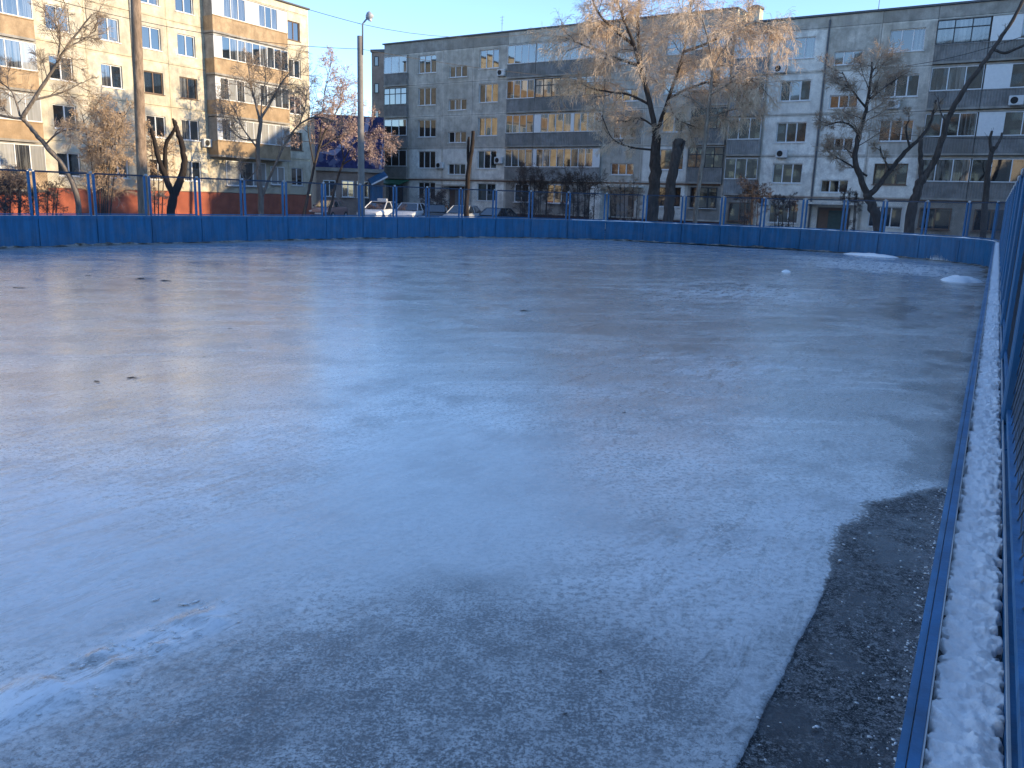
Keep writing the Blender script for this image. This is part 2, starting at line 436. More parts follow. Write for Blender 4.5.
    dsum = t.math('ADD', t.attr('dark'), t.math('ADD', t.math('MULTIPLY', t.math('SUBTRACT', n_cr, .5), 1.5), t.math('MULTIPLY', t.math('SUBTRACT', n_mid, .5), 1.3)))
    dk = t.math('MULTIPLY', t.ramp(dsum, [(.46, 0), (.66, 1)]), t.ramp(t.attr('dark'), [(.02, 0), (.2, .85)]), True)
    c = t.mix(dk, c, (.045, .043, .040))
    cr = t.math('MULTIPLY', t.attr('crust'), t.ramp(n_ridge, [(.42, 0), (.54, 1)]), True)
    c = t.mix(cr, c, (.92, .92, .91))
    spec_sn = t.ramp(n_spk, [(.66, 0), (.72, .8)])
    c = t.mix(spec_sn, c, (.66, .70, .75))
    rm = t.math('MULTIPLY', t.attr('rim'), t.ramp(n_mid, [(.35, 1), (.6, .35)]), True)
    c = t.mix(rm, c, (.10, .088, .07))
    # bare asphalt with crumbs of ice
    asp = t.mix(t.ramp(n_fin, [(.47, 0), (.53, 1)]), (.006, .006, .006), (.10, .098, .094))
    asp = t.mix(t.ramp(n_blo, [(.53, 0), (.57, .40)]), asp, (.24, .235, .225))
    asp = t.mix(t.ramp(n_spk, [(.56, 0), (.60, .85)]), asp, (.42, .41, .39))
    n_wet = t.noise(3.1, 6, .72, None, .6)
    asp = t.mix(t.ramp(n_cr, [(.54, 0), (.57, .85)]), asp, (.44, .43, .41))
    asp = t.mix(t.ramp(n_wet, [(.52, 0), (.58, .75)]), asp, (.016, .016, .016))
    asp = t.mix(t.math('MULTIPLY', t.attr('rim'), t.ramp(n_cr, [(.42, 0), (.52, .9)]), True), asp, (.42, .39, .37))
    edge = t.math('MULTIPLY', t.attr('bare'), 1.0, True)
    e2 = t.ramp(t.math('ADD', edge, t.math('MULTIPLY', t.math('SUBTRACT', n_cr, .5), .8)), [(.44, 0), (.56, 1)])
    c = t.mix(e2, c, asp)
    # scattered dark leaves and cracks
    vor = t.n('ShaderNodeTexVoronoi', feature='DISTANCE_TO_EDGE'); t.t.links.new(t.pos((1.3, 1.3, 1)), vor.inputs['Vector']); vor.inputs['Scale'].default_value = .9
    ck = t.math('MULTIPLY', t.ramp(vor.outputs[0], [(0, 1), (.012, 0)]), t.ramp(n_big, [(.5, 0), (.6, .2)]))
    c = t.mix(ck, c, (.10, .11, .125))
    ro = t.ramp(n_str, [(.38, .12), (.52, .20), (.68, .45)])
    ro = t.mix(t.ramp(n_mid, [(.50, 0), (.64, .8)]), ro, (.10, .10, .10)); ro = t.mix(rm, ro, (.85, .85, .85))
    ro = t.mix(cr, ro, (.6, .6, .6)); ro = t.mix(e2, ro, t.ramp(n_wet, [(.46, .7), (.56, .16)]))
    nb = t.bump(n_ridge, .20, .030); nb = t.bump(n_mid, .07, .05, nb); nb = t.bump(n_fin, .16, .008, nb)
    nb2 = t.math('MULTIPLY', e2, n_cr); nb = t.bump(nb2, .9, .02, nb)
    gz = t.attr('glaze'); ro = t.mix(gz, ro, (.10, .10, .10))
    me.materials.append(t.out(c, ro, nb, .6)); t.b.inputs['IOR'].default_value = 1.36
    # film of melt water over the ice
    t.t.links.new(t.math('MULTIPLY', t.math('SUBTRACT', 1.0, cr, True), t.math('MULTIPLY', t.math('SUBTRACT', 1.0, rm, True), t.math('SUBTRACT', 1.0, t.math('MULTIPLY', e2, t.ramp(n_wet, [(.50, .8), (.58, .3)])), True))), t.b.inputs['Coat Weight'])
    t.b.inputs['Coat IOR'].default_value = 1.4
    t.t.links.new(t.math('ADD', t.math('MULTIPLY', t.ramp(n_mid, [(.36, .10), (.62, .30)]), t.math('SUBTRACT', 1.0, t.math('MULTIPLY', gz, .6))), .02), t.b.inputs['Coat Roughness'])
    cb_ = t.bump(n_ridge, .07, .03); t.t.links.new(t.bump(n_fin, .08, .006, cb_), t.b.inputs['Coat Normal'])
    o = bpy.data.objects.new('rink_ice', me); link(o); tag(o, kind='structure')
build_ice()

# ------------------------------------------------------------------ boards round the rink
ZB = .88
boards = empty('rink_boards', (0, 0, 0), label='low blue board wall running all round the ice, its top ledge snowed over', cat='barrier')
for a, b in zip(nodes, nodes[1:]):
    g = .011; mid_s = (a+b)/2; near = abs(mid_s-S0) < 34 and mid_s < S0+31
    sweep(MB(), a+g, b-g, -.010, .0, -.05, ZB-.014).build('board_panel', M['blue'], boards)
    sweep(MB(), a+.002, b-.002, -.026, -.0115, ZB-.10, ZB-.004).build('inner_rail', M['blue_light'] if near else M['blue'], boards)
    sweep(MB(), a+.003, b-.003, -.0095, .009, ZB-.012, ZB+.002).build('edge_strip', M['blue_post'], boards)
    sweep(MB(), a+.003, b-.003, .0095, .0125, ZB-.06, ZB+.0035).build('edge_bead', M['galv'], boards)
    sweep(MB(), a+.002, b-.002, .014, .128, ZB-.09, ZB-.03).build('ledge_deck', M['deck'], boards)
    sweep(MB(), a+g, b-g, .130, .1365, -.3, ZB-.004).build('outer_panel', M['blue'], boards)
    q = sweep(MB(), a+.002, b-.002, .1375, .182, ZB-.016, ZB-.008); q.build('outer_rail', M['blue_light'], boards)
    sweep(MB(), a+.002, b-.002, .131, .1355, ZB-.0035, ZB+.012).build('rail_bead', M['galv'], boards)

# snow lying on the ledge, lumpy and ragged along both edges
def build_ledge_snow():
    ss = []; s = S0+.25
    while s < S0+31.5:
        ss.append(s); s += max(.0028, .0034*(s-S0))
    nu = 58; us = np.linspace(.0135, .1295, nu); SS, UU = np.meshgrid(np.array(ss), us, indexing='ij')
    pr = (UU-.0135)/.116
    k = SS*10
    edge = np.minimum(pr*(1), (1-pr)*1.05)
    rag = (fbm(SS*58, UU*22+3, 2)-.5)*.50 + (fbm(SS*5, UU*4+8, 3)-.5)*.14
    body = smooth(.00, .10, edge+rag*.75+.045)
    lump = .6*fbm(SS*40, UU*34, 2)+.4*fbm(SS*80+7, UU*74, 2); big = fbm(SS*12+4, UU*12, 2)
    Z = ZB-.045 + body*(.022+.018*big+.032*(lump-.42)) - .004*(1-body)
    for sc_ in (S0+5.95, S0+9.5, S0+4.9, S0+13.1):           # thin places where the deck shows
        Z -= .028*np.exp(-((SS-sc_-.02*np.sin(UU*60))/.05)**2)*(.4+fbm(SS*20, UU*30, 3))
    pts = []
    for i, s in enumerate(ss):
        p = pat(s); n = pnor(s)
        for j in range(nu):
            pts.append((p.x+n.x*us[j], p.y+n.y*us[j], Z[i, j]))
    f = [(i*nu+j, i*nu+j+1, (i+1)*nu+j+1, (i+1)*nu+j) for i in range(len(ss)-1) for j in range(nu-1)]
    o = MB().add(pts, f).build('ledge_snow', M['snow'], None, True, kind='stuff', label='lumpy white snow lying on the near board ledge', cat='snow')
    if o.data.polygons[0].normal.z < 0: o.data.flip_normals()
    # thin snow on the far ledge
    ss = prange(S0+31.6, plen[-1]-.1, .12); us = [.0135, .03, .07, .11, .1295]; v = []
    for s in ss:
        p = pat(s); n = pnor(s); amt = (.05 if s < S0+52 else .028)*float(.35+fbm(s*2.1, 3.3, 4)*1.2)
        for j, u in enumerate(us): q = p+n*u; v.append((q.x, q.y, ZB-.032+amt*(0 if j in (0, 4) else .7+.5*float(vnoise(s*6, j*1.7)))))
    f = [(i*5+j, i*5+j+1, (i+1)*5+j+1, (i+1)*5+j) for i in range(len(ss)-1) for j in range(4)]
    o = MB().add(v, f).build('far_ledge_snow', M['snow'], None, True, kind='stuff', label='thin line of snow along the far board top', cat='snow')
    if o.data.polygons[0].normal.z < 0: o.data.flip_normals()
build_ledge_snow()

def mound(name, cx, cy, rx, ry, h, rot, seed, label, group=None):
    n, k = 40, 12; v = []; f = []
    for i in range(k+1):
        for j in range(n):
            a = 2*math.pi*j/n; r = i/k
            wob = .75+.5*float(fbm(math.cos(a)*1.5+seed, math.sin(a)*1.5+seed, 4))
            x, y = rx*r*wob*math.cos(a), ry*r*wob*math.sin(a)
            z = h*(1-r**2.4)*(.6+.8*float(fbm(x*5+seed, y*5, 4))) - .012*(r > .95)
            v.append((cx+x*math.cos(rot)-y*math.sin(rot), cy+x*math.sin(rot)+y*math.cos(rot), z))
    for i in range(k):
        for j in range(n): f.append((i*n+j, i*n+(j+1) % n, (i+1)*n+(j+1) % n, (i+1)*n+j))
    return MB().add(v, f).build(name, M['snow'], None, True, label=label, cat='snow', group=group)
b = atZ(966, 281); mound('snow_or_glint_mound', b.x-.1, b.y, .62, .5, .13, .9, 2.1, 'rounded snow heap against the right boards on the ice')
b = atZ(868, 255.5); mound('snow_or_glint_mound', b.x, b.y-.25, 1.15, .22, .11, -.9, 5.3, 'long low snow ridge at the foot of the far boards')
b = atZ(786, 272); mound('snow_lump', b.x, b.y, .13, .09, .07, 0, 7.7, 'small white lump of snow lying alone on the ice')
b = atZ(938, 259); mound('snow_or_glint_mound', b.x, b.y-.1, .55, .12, .07, -1.0, 9.2, 'small white heap standing in for the foot of a sun glint at the far boards')  # white heap shaped to carry the sun glint down onto the ice

# ------------------------------------------------------------------ mesh fence on the boards
fence = empty('mesh_fence', (0, 0, 0), label='blue framed chain-link fence standing on the rink boards', cat='fence')
ZF = 2.15
def post_mesh():
    q = MB()
    q.bbox(-.115, -.045, -.03, .03, ZB-.006, ZF-.03, .006); q2 = MB().bbox(.045, .115, -.03, .03, ZB-.006, ZF-.03, .006)
    return q.mesh('post', M['blue_post']), q2.mesh('post_twin', M['blue_post']), MB().bbox(-.045, .045, -.03, .03, ZF-.03, ZF+.035, .012).mesh('cap', M['galv'])
pm, bm_, cm = post_mesh()
Lm, Hm = 1.56, 1.16
def mesh_panel():
    q = MB(); st = .078; r = .0026; n = 0
    x = -Hm
    while x < Lm:
        for sgn in (0, 1):
            x0, z0, x1, z1 = x, 0., x+Hm, Hm
            if x0 < 0: z0 += -x0; x0 = 0
            if x1 > Lm: z1 -= x1-Lm; x1 = Lm
            if x1-x0 > .02:
                if sgn: x0, x1 = Lm-x0, Lm-x1
                y = .0025 if sgn else -.0025
                q.tube([(x0, y, z0), (x1, y, z1)], r, 3, False)
        x += st
    return q.mesh('wire_mesh', M['wire'])
wm = mesh_panel()
UF = .158
for i, s in enumerate(nodes):
    p = pat(s) + pnor(s)*UF; t = ptan(s); rz = math.atan2(t.y, t.x)
    po = inst('post', pm, fence, (p.x, p.y, 0), (0, 0, rz)); inst('twin_tube', bm_, po); inst('cap', cm, po)
for a, b in zip(nodes, nodes[1:]):
    pa = pat(a)+pnor(a)*UF; pb = pat(b)+pnor(b)*UF; t = (pb-pa); L = t.length; t.normalize(); rz = math.atan2(t.y, t.x)
    MB().box(.118, L-.118, -.02, .02, ZF-.05, ZF).build('top_rail', M['blue_dark'], fence, loc=(pa.x, pa.y, 0)).rotation_euler = (0, 0, rz)
    MB().box(.118, L-.118, -.016, .016, ZB+.03, ZB+.062).build('bottom_rail', M['blue_post'], fence, loc=(pa.x, pa.y, 0)).rotation_euler = (0, 0, rz)
    w = inst('wire_mesh', wm, fence, (pa.x+t.x*.11, pa.y+t.y*.11, ZB+.06), (0, 0, rz)); w.scale = ((L-.22)/Lm, 1, (ZF-ZB-.09)/Hm)

# ------------------------------------------------------------------ buildings
_cache = {}
def cached(key, fn):
    if key not in _cache: _cache[key] = fn()
    return _cache[key]
def rd(x): return round(x, 3)

def panel(parent, x0, x1, z0, z1, hole, mat, name='wall_panel', y=0.):
    """storey-high wall panel, recessed joints all round, optional window hole (x0,x1,z0,z1)"""
    g = .012; w, h = x1-x0-2*g, z1-z0-2*g
    hk = None if hole is None else tuple(rd(q) for q in (hole[0]-x0-g, hole[1]-x0-g, hole[2]-z0-g, hole[3]-z0-g))
    def mk():
        D = .24; q = MB()
        if hk is None: a = b = w/2; c = d = h/2
        else: a, b, c, d = hk
        O = [(0, 0), (w, 0), (w, h), (0, h)]; I = [(a, c), (b, c), (b, d), (a, d)]
        v = [(x, 0, z) for x, z in O]+[(x, 0, z) for x, z in I]+[(x, D, z) for x, z in O]+[(x, D, z) for x, z in I]
        f = []
        for i in range(4):
            j = (i+1) % 4
            f += [(i, j, 4+j, 4+i), (4+i, 4+j, 12+j, 12+i), (i, 8+i, 8+j, j)]
        if hk is None: f = [g_ for g_ in f if not (min(g_) >= 4)]
        e = .11 if min(w, h) > .8 and name == 'wall_panel' else 0
        if e:      # repaired, paler rim along the panel joints
            v += [(e, 0, e), (w-e, 0, e), (w-e, 0, h-e), (e, 0, h-e)]
            nf = []
            for g_ in f:
                if g_[0] < 4 and g_[1] < 4 and g_[2] < 8 and g_[3] < 8 and g_[2] >= 4 and g_[3] >= 4:
                    i, j = g_[0], g_[1]; nf += [(i, j, 16+j, 16+i), (16+i, 16+j, 4+j, 4+i)]
                else: nf.append(g_)
            f = nf
        q.add(v, f); me_ = q.mesh(name, M[mat])
        if e:
            me_.materials.append(M[{'cream': 'joint_w2', 'cream2': 'joint_w2'}.get(mat, 'mortar')])
            for pl in me_.polygons:
                vs = set(pl.vertices)
                if len(vs & {0, 1, 2, 3}) == 2 and len(vs & {16, 17, 18, 19}) == 2: pl.material_index = 1
        return me_
    me = cached(('panel', name, mat, rd(w), rd(h), hk), mk)
    return inst(name, me, parent, (x0+g, y+rng.uniform(-.006, .006), z0+g))

def window(parent, x0, x1, z0, z1, n=3, frame='frame_w', glass='glass', y=.10, fw=.065, split=None, name='window', sill=True, transom=False):
    w, h = x1-x0, z1-z0
    xs = [0]+[w*k for k in (split or [i/n for i in range(1, n)])]+[w]
    def mkf():
        q = MB(); d = .06
        q.box(0, w, 0, d, 0, fw); q.box(0, w, 0, d, h-fw, h)
        q.box(0, fw, .001, d, fw, h-fw); q.box(w-fw, w, .001, d, fw, h-fw)
        for x in xs[1:-1]: q.box(x-fw*.62, x+fw*.62, -.004, d, fw, h-fw)
        if transom: q.box(fw, w-fw, .004, d-.004, h*.68, h*.68+fw*.8)
        return q.mesh(name, M[frame])
    o = inst(name, cached(('wf', name, rd(w), rd(h), tuple(rd(x) for x in xs), frame, transom, fw), mkf), parent, (x0, y, z0))
    for i in range(len(xs)-1):
        pw = xs[i+1]-xs[i]-.02; ph = h-fw
        gl = glass if isinstance(glass, str) else glass[i % len(glass)]
        me = cached(('pane', rd(pw), rd(ph), gl), lambda: MB().box(-pw/2, pw/2, 0, .012, -ph/2, ph/2).mesh('pane', M[gl]))
        inst('pane', me, o, ((xs[i]+xs[i+1])/2, .036, h/2), (rng.gauss(0, .006), 0, rng.gauss(0, .010)))
    if sill:
        me = cached(('sill', rd(w), frame), lambda: MB().box(-.06, w+.06, -.17, .03, -.05, -.004).mesh('sill', M['frame_w' if frame != 'frame_b' else 'frame_b']))
        inst('sill', me, o)
    return o

def balcony(parent, x0, x1, zf, par=1.1, top=2.65, proj=.25, parapet='ribbed', glass='glass', n=4, frame='frame_w', ribs=True, white=None, glazed=True, side=True, depth=.6):
    """glazed balcony: slab, ribbed parapet, glazing strip; zf = underside of slab; local y=0 is the facade"""
    w = x1-x0
    def mk():
        q = MB(); q.box(-.03, w+.03, -proj-.03, depth, 0, .13)
        if side:
            q.box(0, .07, -proj+.04, .0, .131, top); q.box(w-.07, w, -proj+.04, .0, .131, top)
        return q.mesh('balcony', M['conc_dark'])
    o = inst('balcony', cached(('balc', rd(w), proj, rd(top), side), mk), parent, (x0, 0, zf))
    def mkp():
        q = MB(); y0 = -proj
        if ribs:
            st = .16; k = int(w/st); st = w/k; v = []; f = []
            prof = [(0, 0), (.35, 0), (.45, -.03), (.9, -.03)]
            for i in range(k):
                for px, py in prof: v.append(((i+px)*st, y0+py))
            v.append((w, y0)); nn = len(v)
            V = [(x, y, .131) for x, y in v]+[(x, y, par) for x, y in v]
            f = [(i, i+1, nn+i+1, nn+i) for i in range(nn-1)]
            q.add(V, f)
        else: q.box(0, w, y0-.01, y0+.05, .131, par)
        if side:
            q.box(-.025, -.002, y0+.002, -.004, .131, par); q.box(w+.002, w+.025, y0+.002, -.004, .131, par)
        q.box(-.03, w+.03, y0-.06, y0+.06, par+.001, par+.06)
        return q.mesh('parapet', M[parapet])
    inst('parapet', cached(('par', rd(w), proj, rd(par), parapet, ribs, side), mkp), o)
    z0, z1 = par+.065, top
    if glazed:
        segs = [(0, w)]
        if white:
            segs = []; cur = 0
            for a, b in white:
                a *= w; b *= w
                if a-cur > .2: segs.append((cur, a))
                MB().box(a, b, -proj-.004, -proj+.04, z0, z1).build('infill_panel', M['white_panel'], o); cur = b
            if w-cur > .2: segs.append((cur, w))
        tot = sum(b-a for a, b in segs)
        for a, b in segs:
            k = max(2, int(round(n*(b-a)/tot)))
            q = MB(); fw = .055; d = .05; y = -proj
            q.box(a, b, y, y+d, z0, z0+fw); q.box(a, b, y, y+d, z1-fw, z1)
            for i in range(k+1):
                x = a+(b-a)*i/k; q.box(max(a, x-.03), min(b, x+.03), y-.003, y+d, z0+fw, z1-fw)
            if frame == 'frame_d': q.box(a, b, y+.002, y+d-.002, z0+(z1-z0)*.62, z0+(z1-z0)*.62+.07)
            q.build('glazing_frame', M[frame], o)
            for i in range(k):
                gl = glass if isinstance(glass, str) else rng.choice(glass)
                pw, ph = (b-a)/k-.03, z1-z0-fw
                me = cached(('pane', rd(pw), rd(ph), gl), lambda: MB().box(-pw/2, pw/2, 0, .012, -ph/2, ph/2).mesh('pane', M[gl]))
                inst('pane', me, o, (a+(b-a)*(i+.5)/k, y+.025, (z0+z1)/2), (rng.gauss(0, .006), 0, rng.gauss(0, .012)))
    inst('back_wall', cached(('bw', rd(w), rd(top)), lambda: MB().box(.02, w-.02, .12, .2, .131, top+.1).mesh('back_wall', M['glass_b'])), o)
    MB().box(-.03, w+.03, -proj-.035, .0, top+.002, top+.06).build('lintel', M['conc_dark'], o)
    return o

def ac_unit(root_loc_fn, label, group='air conditioners on the facades'):
    x, y, z, rz = root_loc_fn
    o = empty('air_conditioner', (x, y, z), rz, label=label, cat='air conditioner', group=group)
    MB().bbox(-.40, .40, -.34, -.06, 0, .56, .03).build('casing', M['ac'], o)
    q = MB(); n = 20
    q.add([(-.10+.21*math.cos(6.2832*i/n), -.343, .28+.21*math.sin(6.2832*i/n)) for i in range(n)], [tuple(range(n))]); q.build('fan_grille', M['black'], o)
    q = MB(); q.box(-.30, -.26, -.32, .2, -.05, -.005); q.box(.26, .30, -.32, .2, -.05, -.005); q.build('bracket', M['steel'], o)
    return o

# ---------------- right-hand block (two sections, the right one stands lower)
AL = .592; PR = Vector((0, 73.9, 0)); tR = Vector((math.cos(AL), -math.sin(AL), 0)); inR = Vector((math.sin(AL), math.cos(AL), 0))
def RBp(s, y=0., z=0.): return PR + tR*s + inR*y + Vector((0, 0, z))
GOLD = ['glass', 'glass', 'glass_c']
DK = ['glass', 'glass_b', 'glass']

lb = empty('apartment_building', PR, -AL, label='grey five-storey panel block in shade behind the far boards, higher left section', cat='building')
f1 = .54; FH = 2.8; zr = 15.55
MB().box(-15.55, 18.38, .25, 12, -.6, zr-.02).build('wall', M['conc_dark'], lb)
bays = [(-15.6, -12.55, 'A'), (-12.55, -8.5, 'B'), (-8.5, -5.16, 'C'), (-5.16, -1.4, 'D'), (-1.4, 8.05, 'E'), (8.05, 11.6, 'F'), (11.6, 15.5, 'G'), (15.5, 18.4, 'H')]
for (a, b, ty) in bays:
    for k in range(5):
        z0 = f1+FH*k; z1 = z0+FH
        mt = 'conc' if k >= 2 else 'conc_light'
        if ty in 'EH': mt = 'conc'
        if rng.random() < .12: mt = 'conc_dark' if k >= 2 else 'conc'
        wz0, wz1 = z0+.99, z0+2.53
        if ty == 'B':
            panel(lb, a, b, z0, z1, (-11.4, -9.3, wz0, wz1), mt); window(lb, -11.4, -9.3, wz0, wz1, 3, glass=['glass_b', 'glass', 'glass_b'] if k < 4 else ['glass_c', 'glass', 'glass_c'])
        elif ty == 'C':
            if k == 0:
                panel(lb, a, b, z0, z1, (-7.7, -5.9, z0+.02, z0+2.2), mt)
                d = MB().box(-7.65, -5.95, .12, .18, z0+.02, z0+2.15).build('door', M['frame_b'], lb); MB().box(-7.0, -6.2, .085, .118, z0+.3, z0+1.9).build('door_leaf', M['steel'], d)
            else:
                h0 = z0-FH+3.25; panel(lb, a, b, z0, z1, (-7.8, -5.8, h0, h0+.95), mt); window(lb, -7.8, -5.8, h0, h0+.95, 3, glass=['glass', 'glass_c', 'glass'])
        elif ty == 'D':
            panel(lb, a, b, z0, z1, (-4.45, -2.4, wz0, wz1), mt); window(lb, -4.45, -2.4, wz0, wz1, 3 if k else 2, glass='glass')
        elif ty == 'F':
            if k == 0:
                panel(lb, a, b, z0, z1, (9.0, 11.2, z0+.02, z0+2.2), mt)
                d = MB().box(9.05, 11.15, .12, .18, z0+.02, z0+2.15).build('door', M['frame_b'], lb); MB().box(9.6, 10.6, .085, .118, z0+.05, z0+2.05).build('door_leaf', M['steel'], d)
            else:
                h0 = z0-FH+3.38; panel(lb, a, b, z0, z1, (8.9, 10.95, h0, h0+.9), mt); window(lb, 8.9, 10.95, h0, h0+.9, 3, glass='glass')
        elif ty == 'G':
            panel(lb, a, b, z0, z1, (13.1, 15.1, wz0, wz1), mt); window(lb, 13.1, 15.1, wz0, wz1, 2, glass=DK)
        else:
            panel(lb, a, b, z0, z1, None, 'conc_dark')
        if ty in 'AEH':
            zs = z0-.02
            if ty == 'A':
                if k == 0: continue
                balcony(lb, -15.45, -12.65, zs, n=4 if k == 3 else 3, parapet='ribbed', frame='frame_d' if k == 3 else 'frame_w', glass=['glass', 'glass_c'], proj=.22)
            elif ty == 'E':
                if k == 0:
                    window(lb, -.3, 1.2, wz0, wz1, 2, y=-.08, glass=DK); window(lb, 3.0, 5.2, wz0, wz1, 3, y=-.08, glass=DK); continue
                balcony(lb, -1.3, 1.5, zs, n=4, parapet='ribbed', frame='frame_w', glass=['glass'] if k > 1 else DK, proj=.24)
                balcony(lb, 1.58, 8.0, zs, n=8, parapet='ribbed' if k > 1 else 'ribbed2', frame='frame_d' if k == 3 else 'frame_w', glass=['glass', 'glass', 'glass_c'],
                        proj=.24, white=[(0, .1), (.56, .60)] if k == 2 else ([(0, .05), (.9, 1)] if k == 1 else None))
            else:
                if k == 0: window(lb, 15.9, 18.0, wz0, wz1, 3, y=-.08, frame='frame_d', glass=DK); continue
                balcony(lb, 15.55, 18.3, zs, n=4, parapet='ribbed', frame='frame_d' if k < 3 else 'frame_w', glass=DK, proj=.24)
    # parapet band over the top storey
    panel(lb, a, b, f1+FH*5, zr-.06, None, 'conc_dark' if rng.random() < .5 else 'conc', 'cornice_panel')
panel(lb, -15.6, 18.4, -.6, f1-.01, None, 'plinth_dark', 'plinth', .03)
MB().box(-15.75, 18.5, -.12, 12.1, zr-.05, zr+.06).build('roof', M['flash'], lb)
MB().box(18.385, 18.45, .0, 11.9, 0, zr-.06).build('end_wall', M['cream2'], lb)
# ground-floor heating pipe and entrance canopies
MB().tube([(-15.5, -.1, 3.30), (18.2, -.1, 3.26)], .055, 6).build('pipe', mat_plain('rusty_pipe', (.22, .12, .07)), lb)
q = MB(); q.box(8.3, 12.0, -1.5, .0, 2.95, 3.1); q.build('entrance_canopy', M['conc_light'], lb)
MB().box(8.0, 8.9, -1.5, -.05, -.4, 2.94).build('porch_wall', M['conc_light'], lb)
q = MB(); q.box(-8.2, -5.3, -1.3, .0, 2.75, 2.88); q.build('entrance_canopy', M['conc'], lb)
q = MB(); q.add([(-15.6, -1.6, 2.75), (-12.4, -1.6, 2.75), (-12.4, 0, 3.2), (-15.6, 0, 3.2), (-15.6, -1.6, 2.85), (-12.4, -1.6, 2.85), (-12.4, 0, 3.3), (-15.6, 0, 3.3)],
               [(0,3,2,1),(4,5,6,7),(0,1,5,4),(1,2,6,5),(2,3,7,6),(3,0,4,7)]); q.build('awning', M['green'], lb)
window(lb, -15.0, -13.2, f1+.5, f1+2.2, 2, y=-.08, glass=DK, frame='frame_d')

rb = empty('apartment_building', PR, -AL, label='whitewashed five-storey panel block on the right, roof stepping lower than its neighbour', cat='building')
g1 = 2.51-2.8; zr2 = 14.5
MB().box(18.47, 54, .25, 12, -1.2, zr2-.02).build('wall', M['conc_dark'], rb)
bays = [(18.47, 21.0, 'H'), (21.0, 24.95, 'I'), (24.95, 28.3, 'J'), (28.3, 31.6, 'K'), (31.6, 43.6, 'L'), (43.6, 47.2, 'K2'), (47.2, 50.4, 'J2'), (50.4, 54.0, 'I2')]
for (a, b, ty) in bays:
    for k in range(5):
        z0 = g1+FH*k; z1 = z0+FH; wz0, wz1 = z0+.95, z0+2.32
        mt = 'conc_light' if (ty[0] in 'IJ' and not (k == 4 and ty == 'J')) else 'conc'
        if ty == 'K' and k >= 3: mt = 'conc'
        elif ty == 'K': mt = 'conc_light' if k < 2 else 'conc'
        if ty[0] in 'IK':
            xa = {'I': 22.0, 'K': 28.85, 'K2': 44.4, 'I2': 51.2}[ty]; xb = xa+2.1
            panel(rb, a, b, z0, z1, (xa, xb, wz0, wz1), mt)
            fr = 'frame_b' if (ty == 'K' and k == 1) else 'frame_w'
            window(rb, xa, xb, wz0, wz1, 3, frame=fr, glass={4: ['glass', 'glass', 'glass_c'], 3: DK, 2: DK, 1: DK, 0: ['glass_b', 'glass']}[k])
        elif ty[0] == 'J':
            xa = a+.5
            if k == 0:
                panel(rb, a, b, z0, z1, (xa, xa+2.2, z0+.02, z0+2.15), mt)
                d = MB().box(xa+.03, xa+2.17, .12, .18, z0+.02, z0+2.1).build('door', M['frame_b'], rb); MB().box(xa+.75, xa+2.0, .085, .118, z0+.05, z0+1.95).build('door_leaf', mat_plain('green_door', (.05, .09, .08)), d)
            else:
                h0 = z0-FH+3.16; panel(rb, a, b, z0, z1, (xa, xa+1.85, h0, h0+.86), mt); window(rb, xa, xa+1.85, h0, h0+.86, 3, glass=['glass_b', 'glass', 'glass'])
        else:
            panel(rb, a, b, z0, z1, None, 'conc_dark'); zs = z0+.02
            if ty == 'H':
                if k == 0: window(rb, 19.0, 20.7, wz0, wz1, 2, y=-.08, frame='frame_b', glass=DK); continue
                balcony(rb, 18.52, 20.95, zs, n=3, parapet='ribbed2', glass=DK, proj=.24)
            else:
                if k == 0:
                    for xa in (32.0, 35.2, 38.4, 41.0): window(rb, xa, xa+1.9, wz0, wz1, 2, y=-.08, frame='frame_b', glass=DK)
                    continue
                balcony(rb, 31.65, 34.6, zs, n=3, parapet='ribbed', frame='frame_d' if k == 4 else 'frame_w', glass=['glass_c', 'glass'] if k > 2 else ['glass', 'glass_c'], proj=.24, top=2.6)
                balcony(rb, 34.68, 43.5, zs, n=8, parapet='ribbed', frame='frame_w', glass=DK, proj=.24, top=2.6,
                        white=[(0, .16), (.5, .56)] if k in (2, 3) else ([(0, .18), (.24, .30)] if k == 4 else None))
    panel(rb, a, b, g1+FH*5, zr2-.06, None, 'conc_dark' if rng.random() < .6 else 'conc', 'cornice_panel')
panel(rb, 18.47, 54, -1.2, g1-.01, None, 'plinth_dark', 'plinth', .03)
MB().box(18.455, 54.1, -.12, 12.1, zr2-.05, zr2+.07).build('roof', M['flash'], rb)
MB().box(34.7, 46, .05, 7, zr2+.08, zr2+1.7).build('attic', M['brick'], rb)
MB().tube([(24.95, -.06, .2), (24.95, -.06, zr2-.3)], .06, 8).build('drainpipe', M['flash'], rb)
q = MB(); q.box(24.6, 28.4, -1.5, 0, 2.05, 2.2); q.build('entrance_canopy', M['conc_light'], rb)
MB().tube([(18.6, -.1, 2.52), (54, -.1, 2.5)], .05, 6).build('pipe', M['brick'], rb)

for s_, z_, lab, y_ in ((-1.95, 12.0, 'small white air conditioner beside the top balcony of the grey block', 0), (-8.6, 4.3, 'air conditioner left of the low stair window on the grey block', 0),
                    (-2.0, 4.75, 'air conditioner beside the second-floor window left of the balconies', 0), (21.9, 10.95, 'air conditioner under the top window of the whitewashed block', 0),
                    (22.6, 5.2, 'air conditioner under the third-floor window of the whitewashed block', 0), (21.6, 1.9, 'air conditioner low above the ground-floor window of the whitewashed block', 0),
                    (29.6, 8.3, 'air conditioner behind the bare crown on the whitewashed block', 0), (37.1, 10.7, 'white air conditioner on the rightmost upper balcony', -.30),
                    (36.6, 8.25, 'white air conditioner on the rightmost balcony of the fourth floor', -.30)):
    p = RBp(s_, y_, z_); ac_unit((p.x, p.y, p.z, -AL), lab)

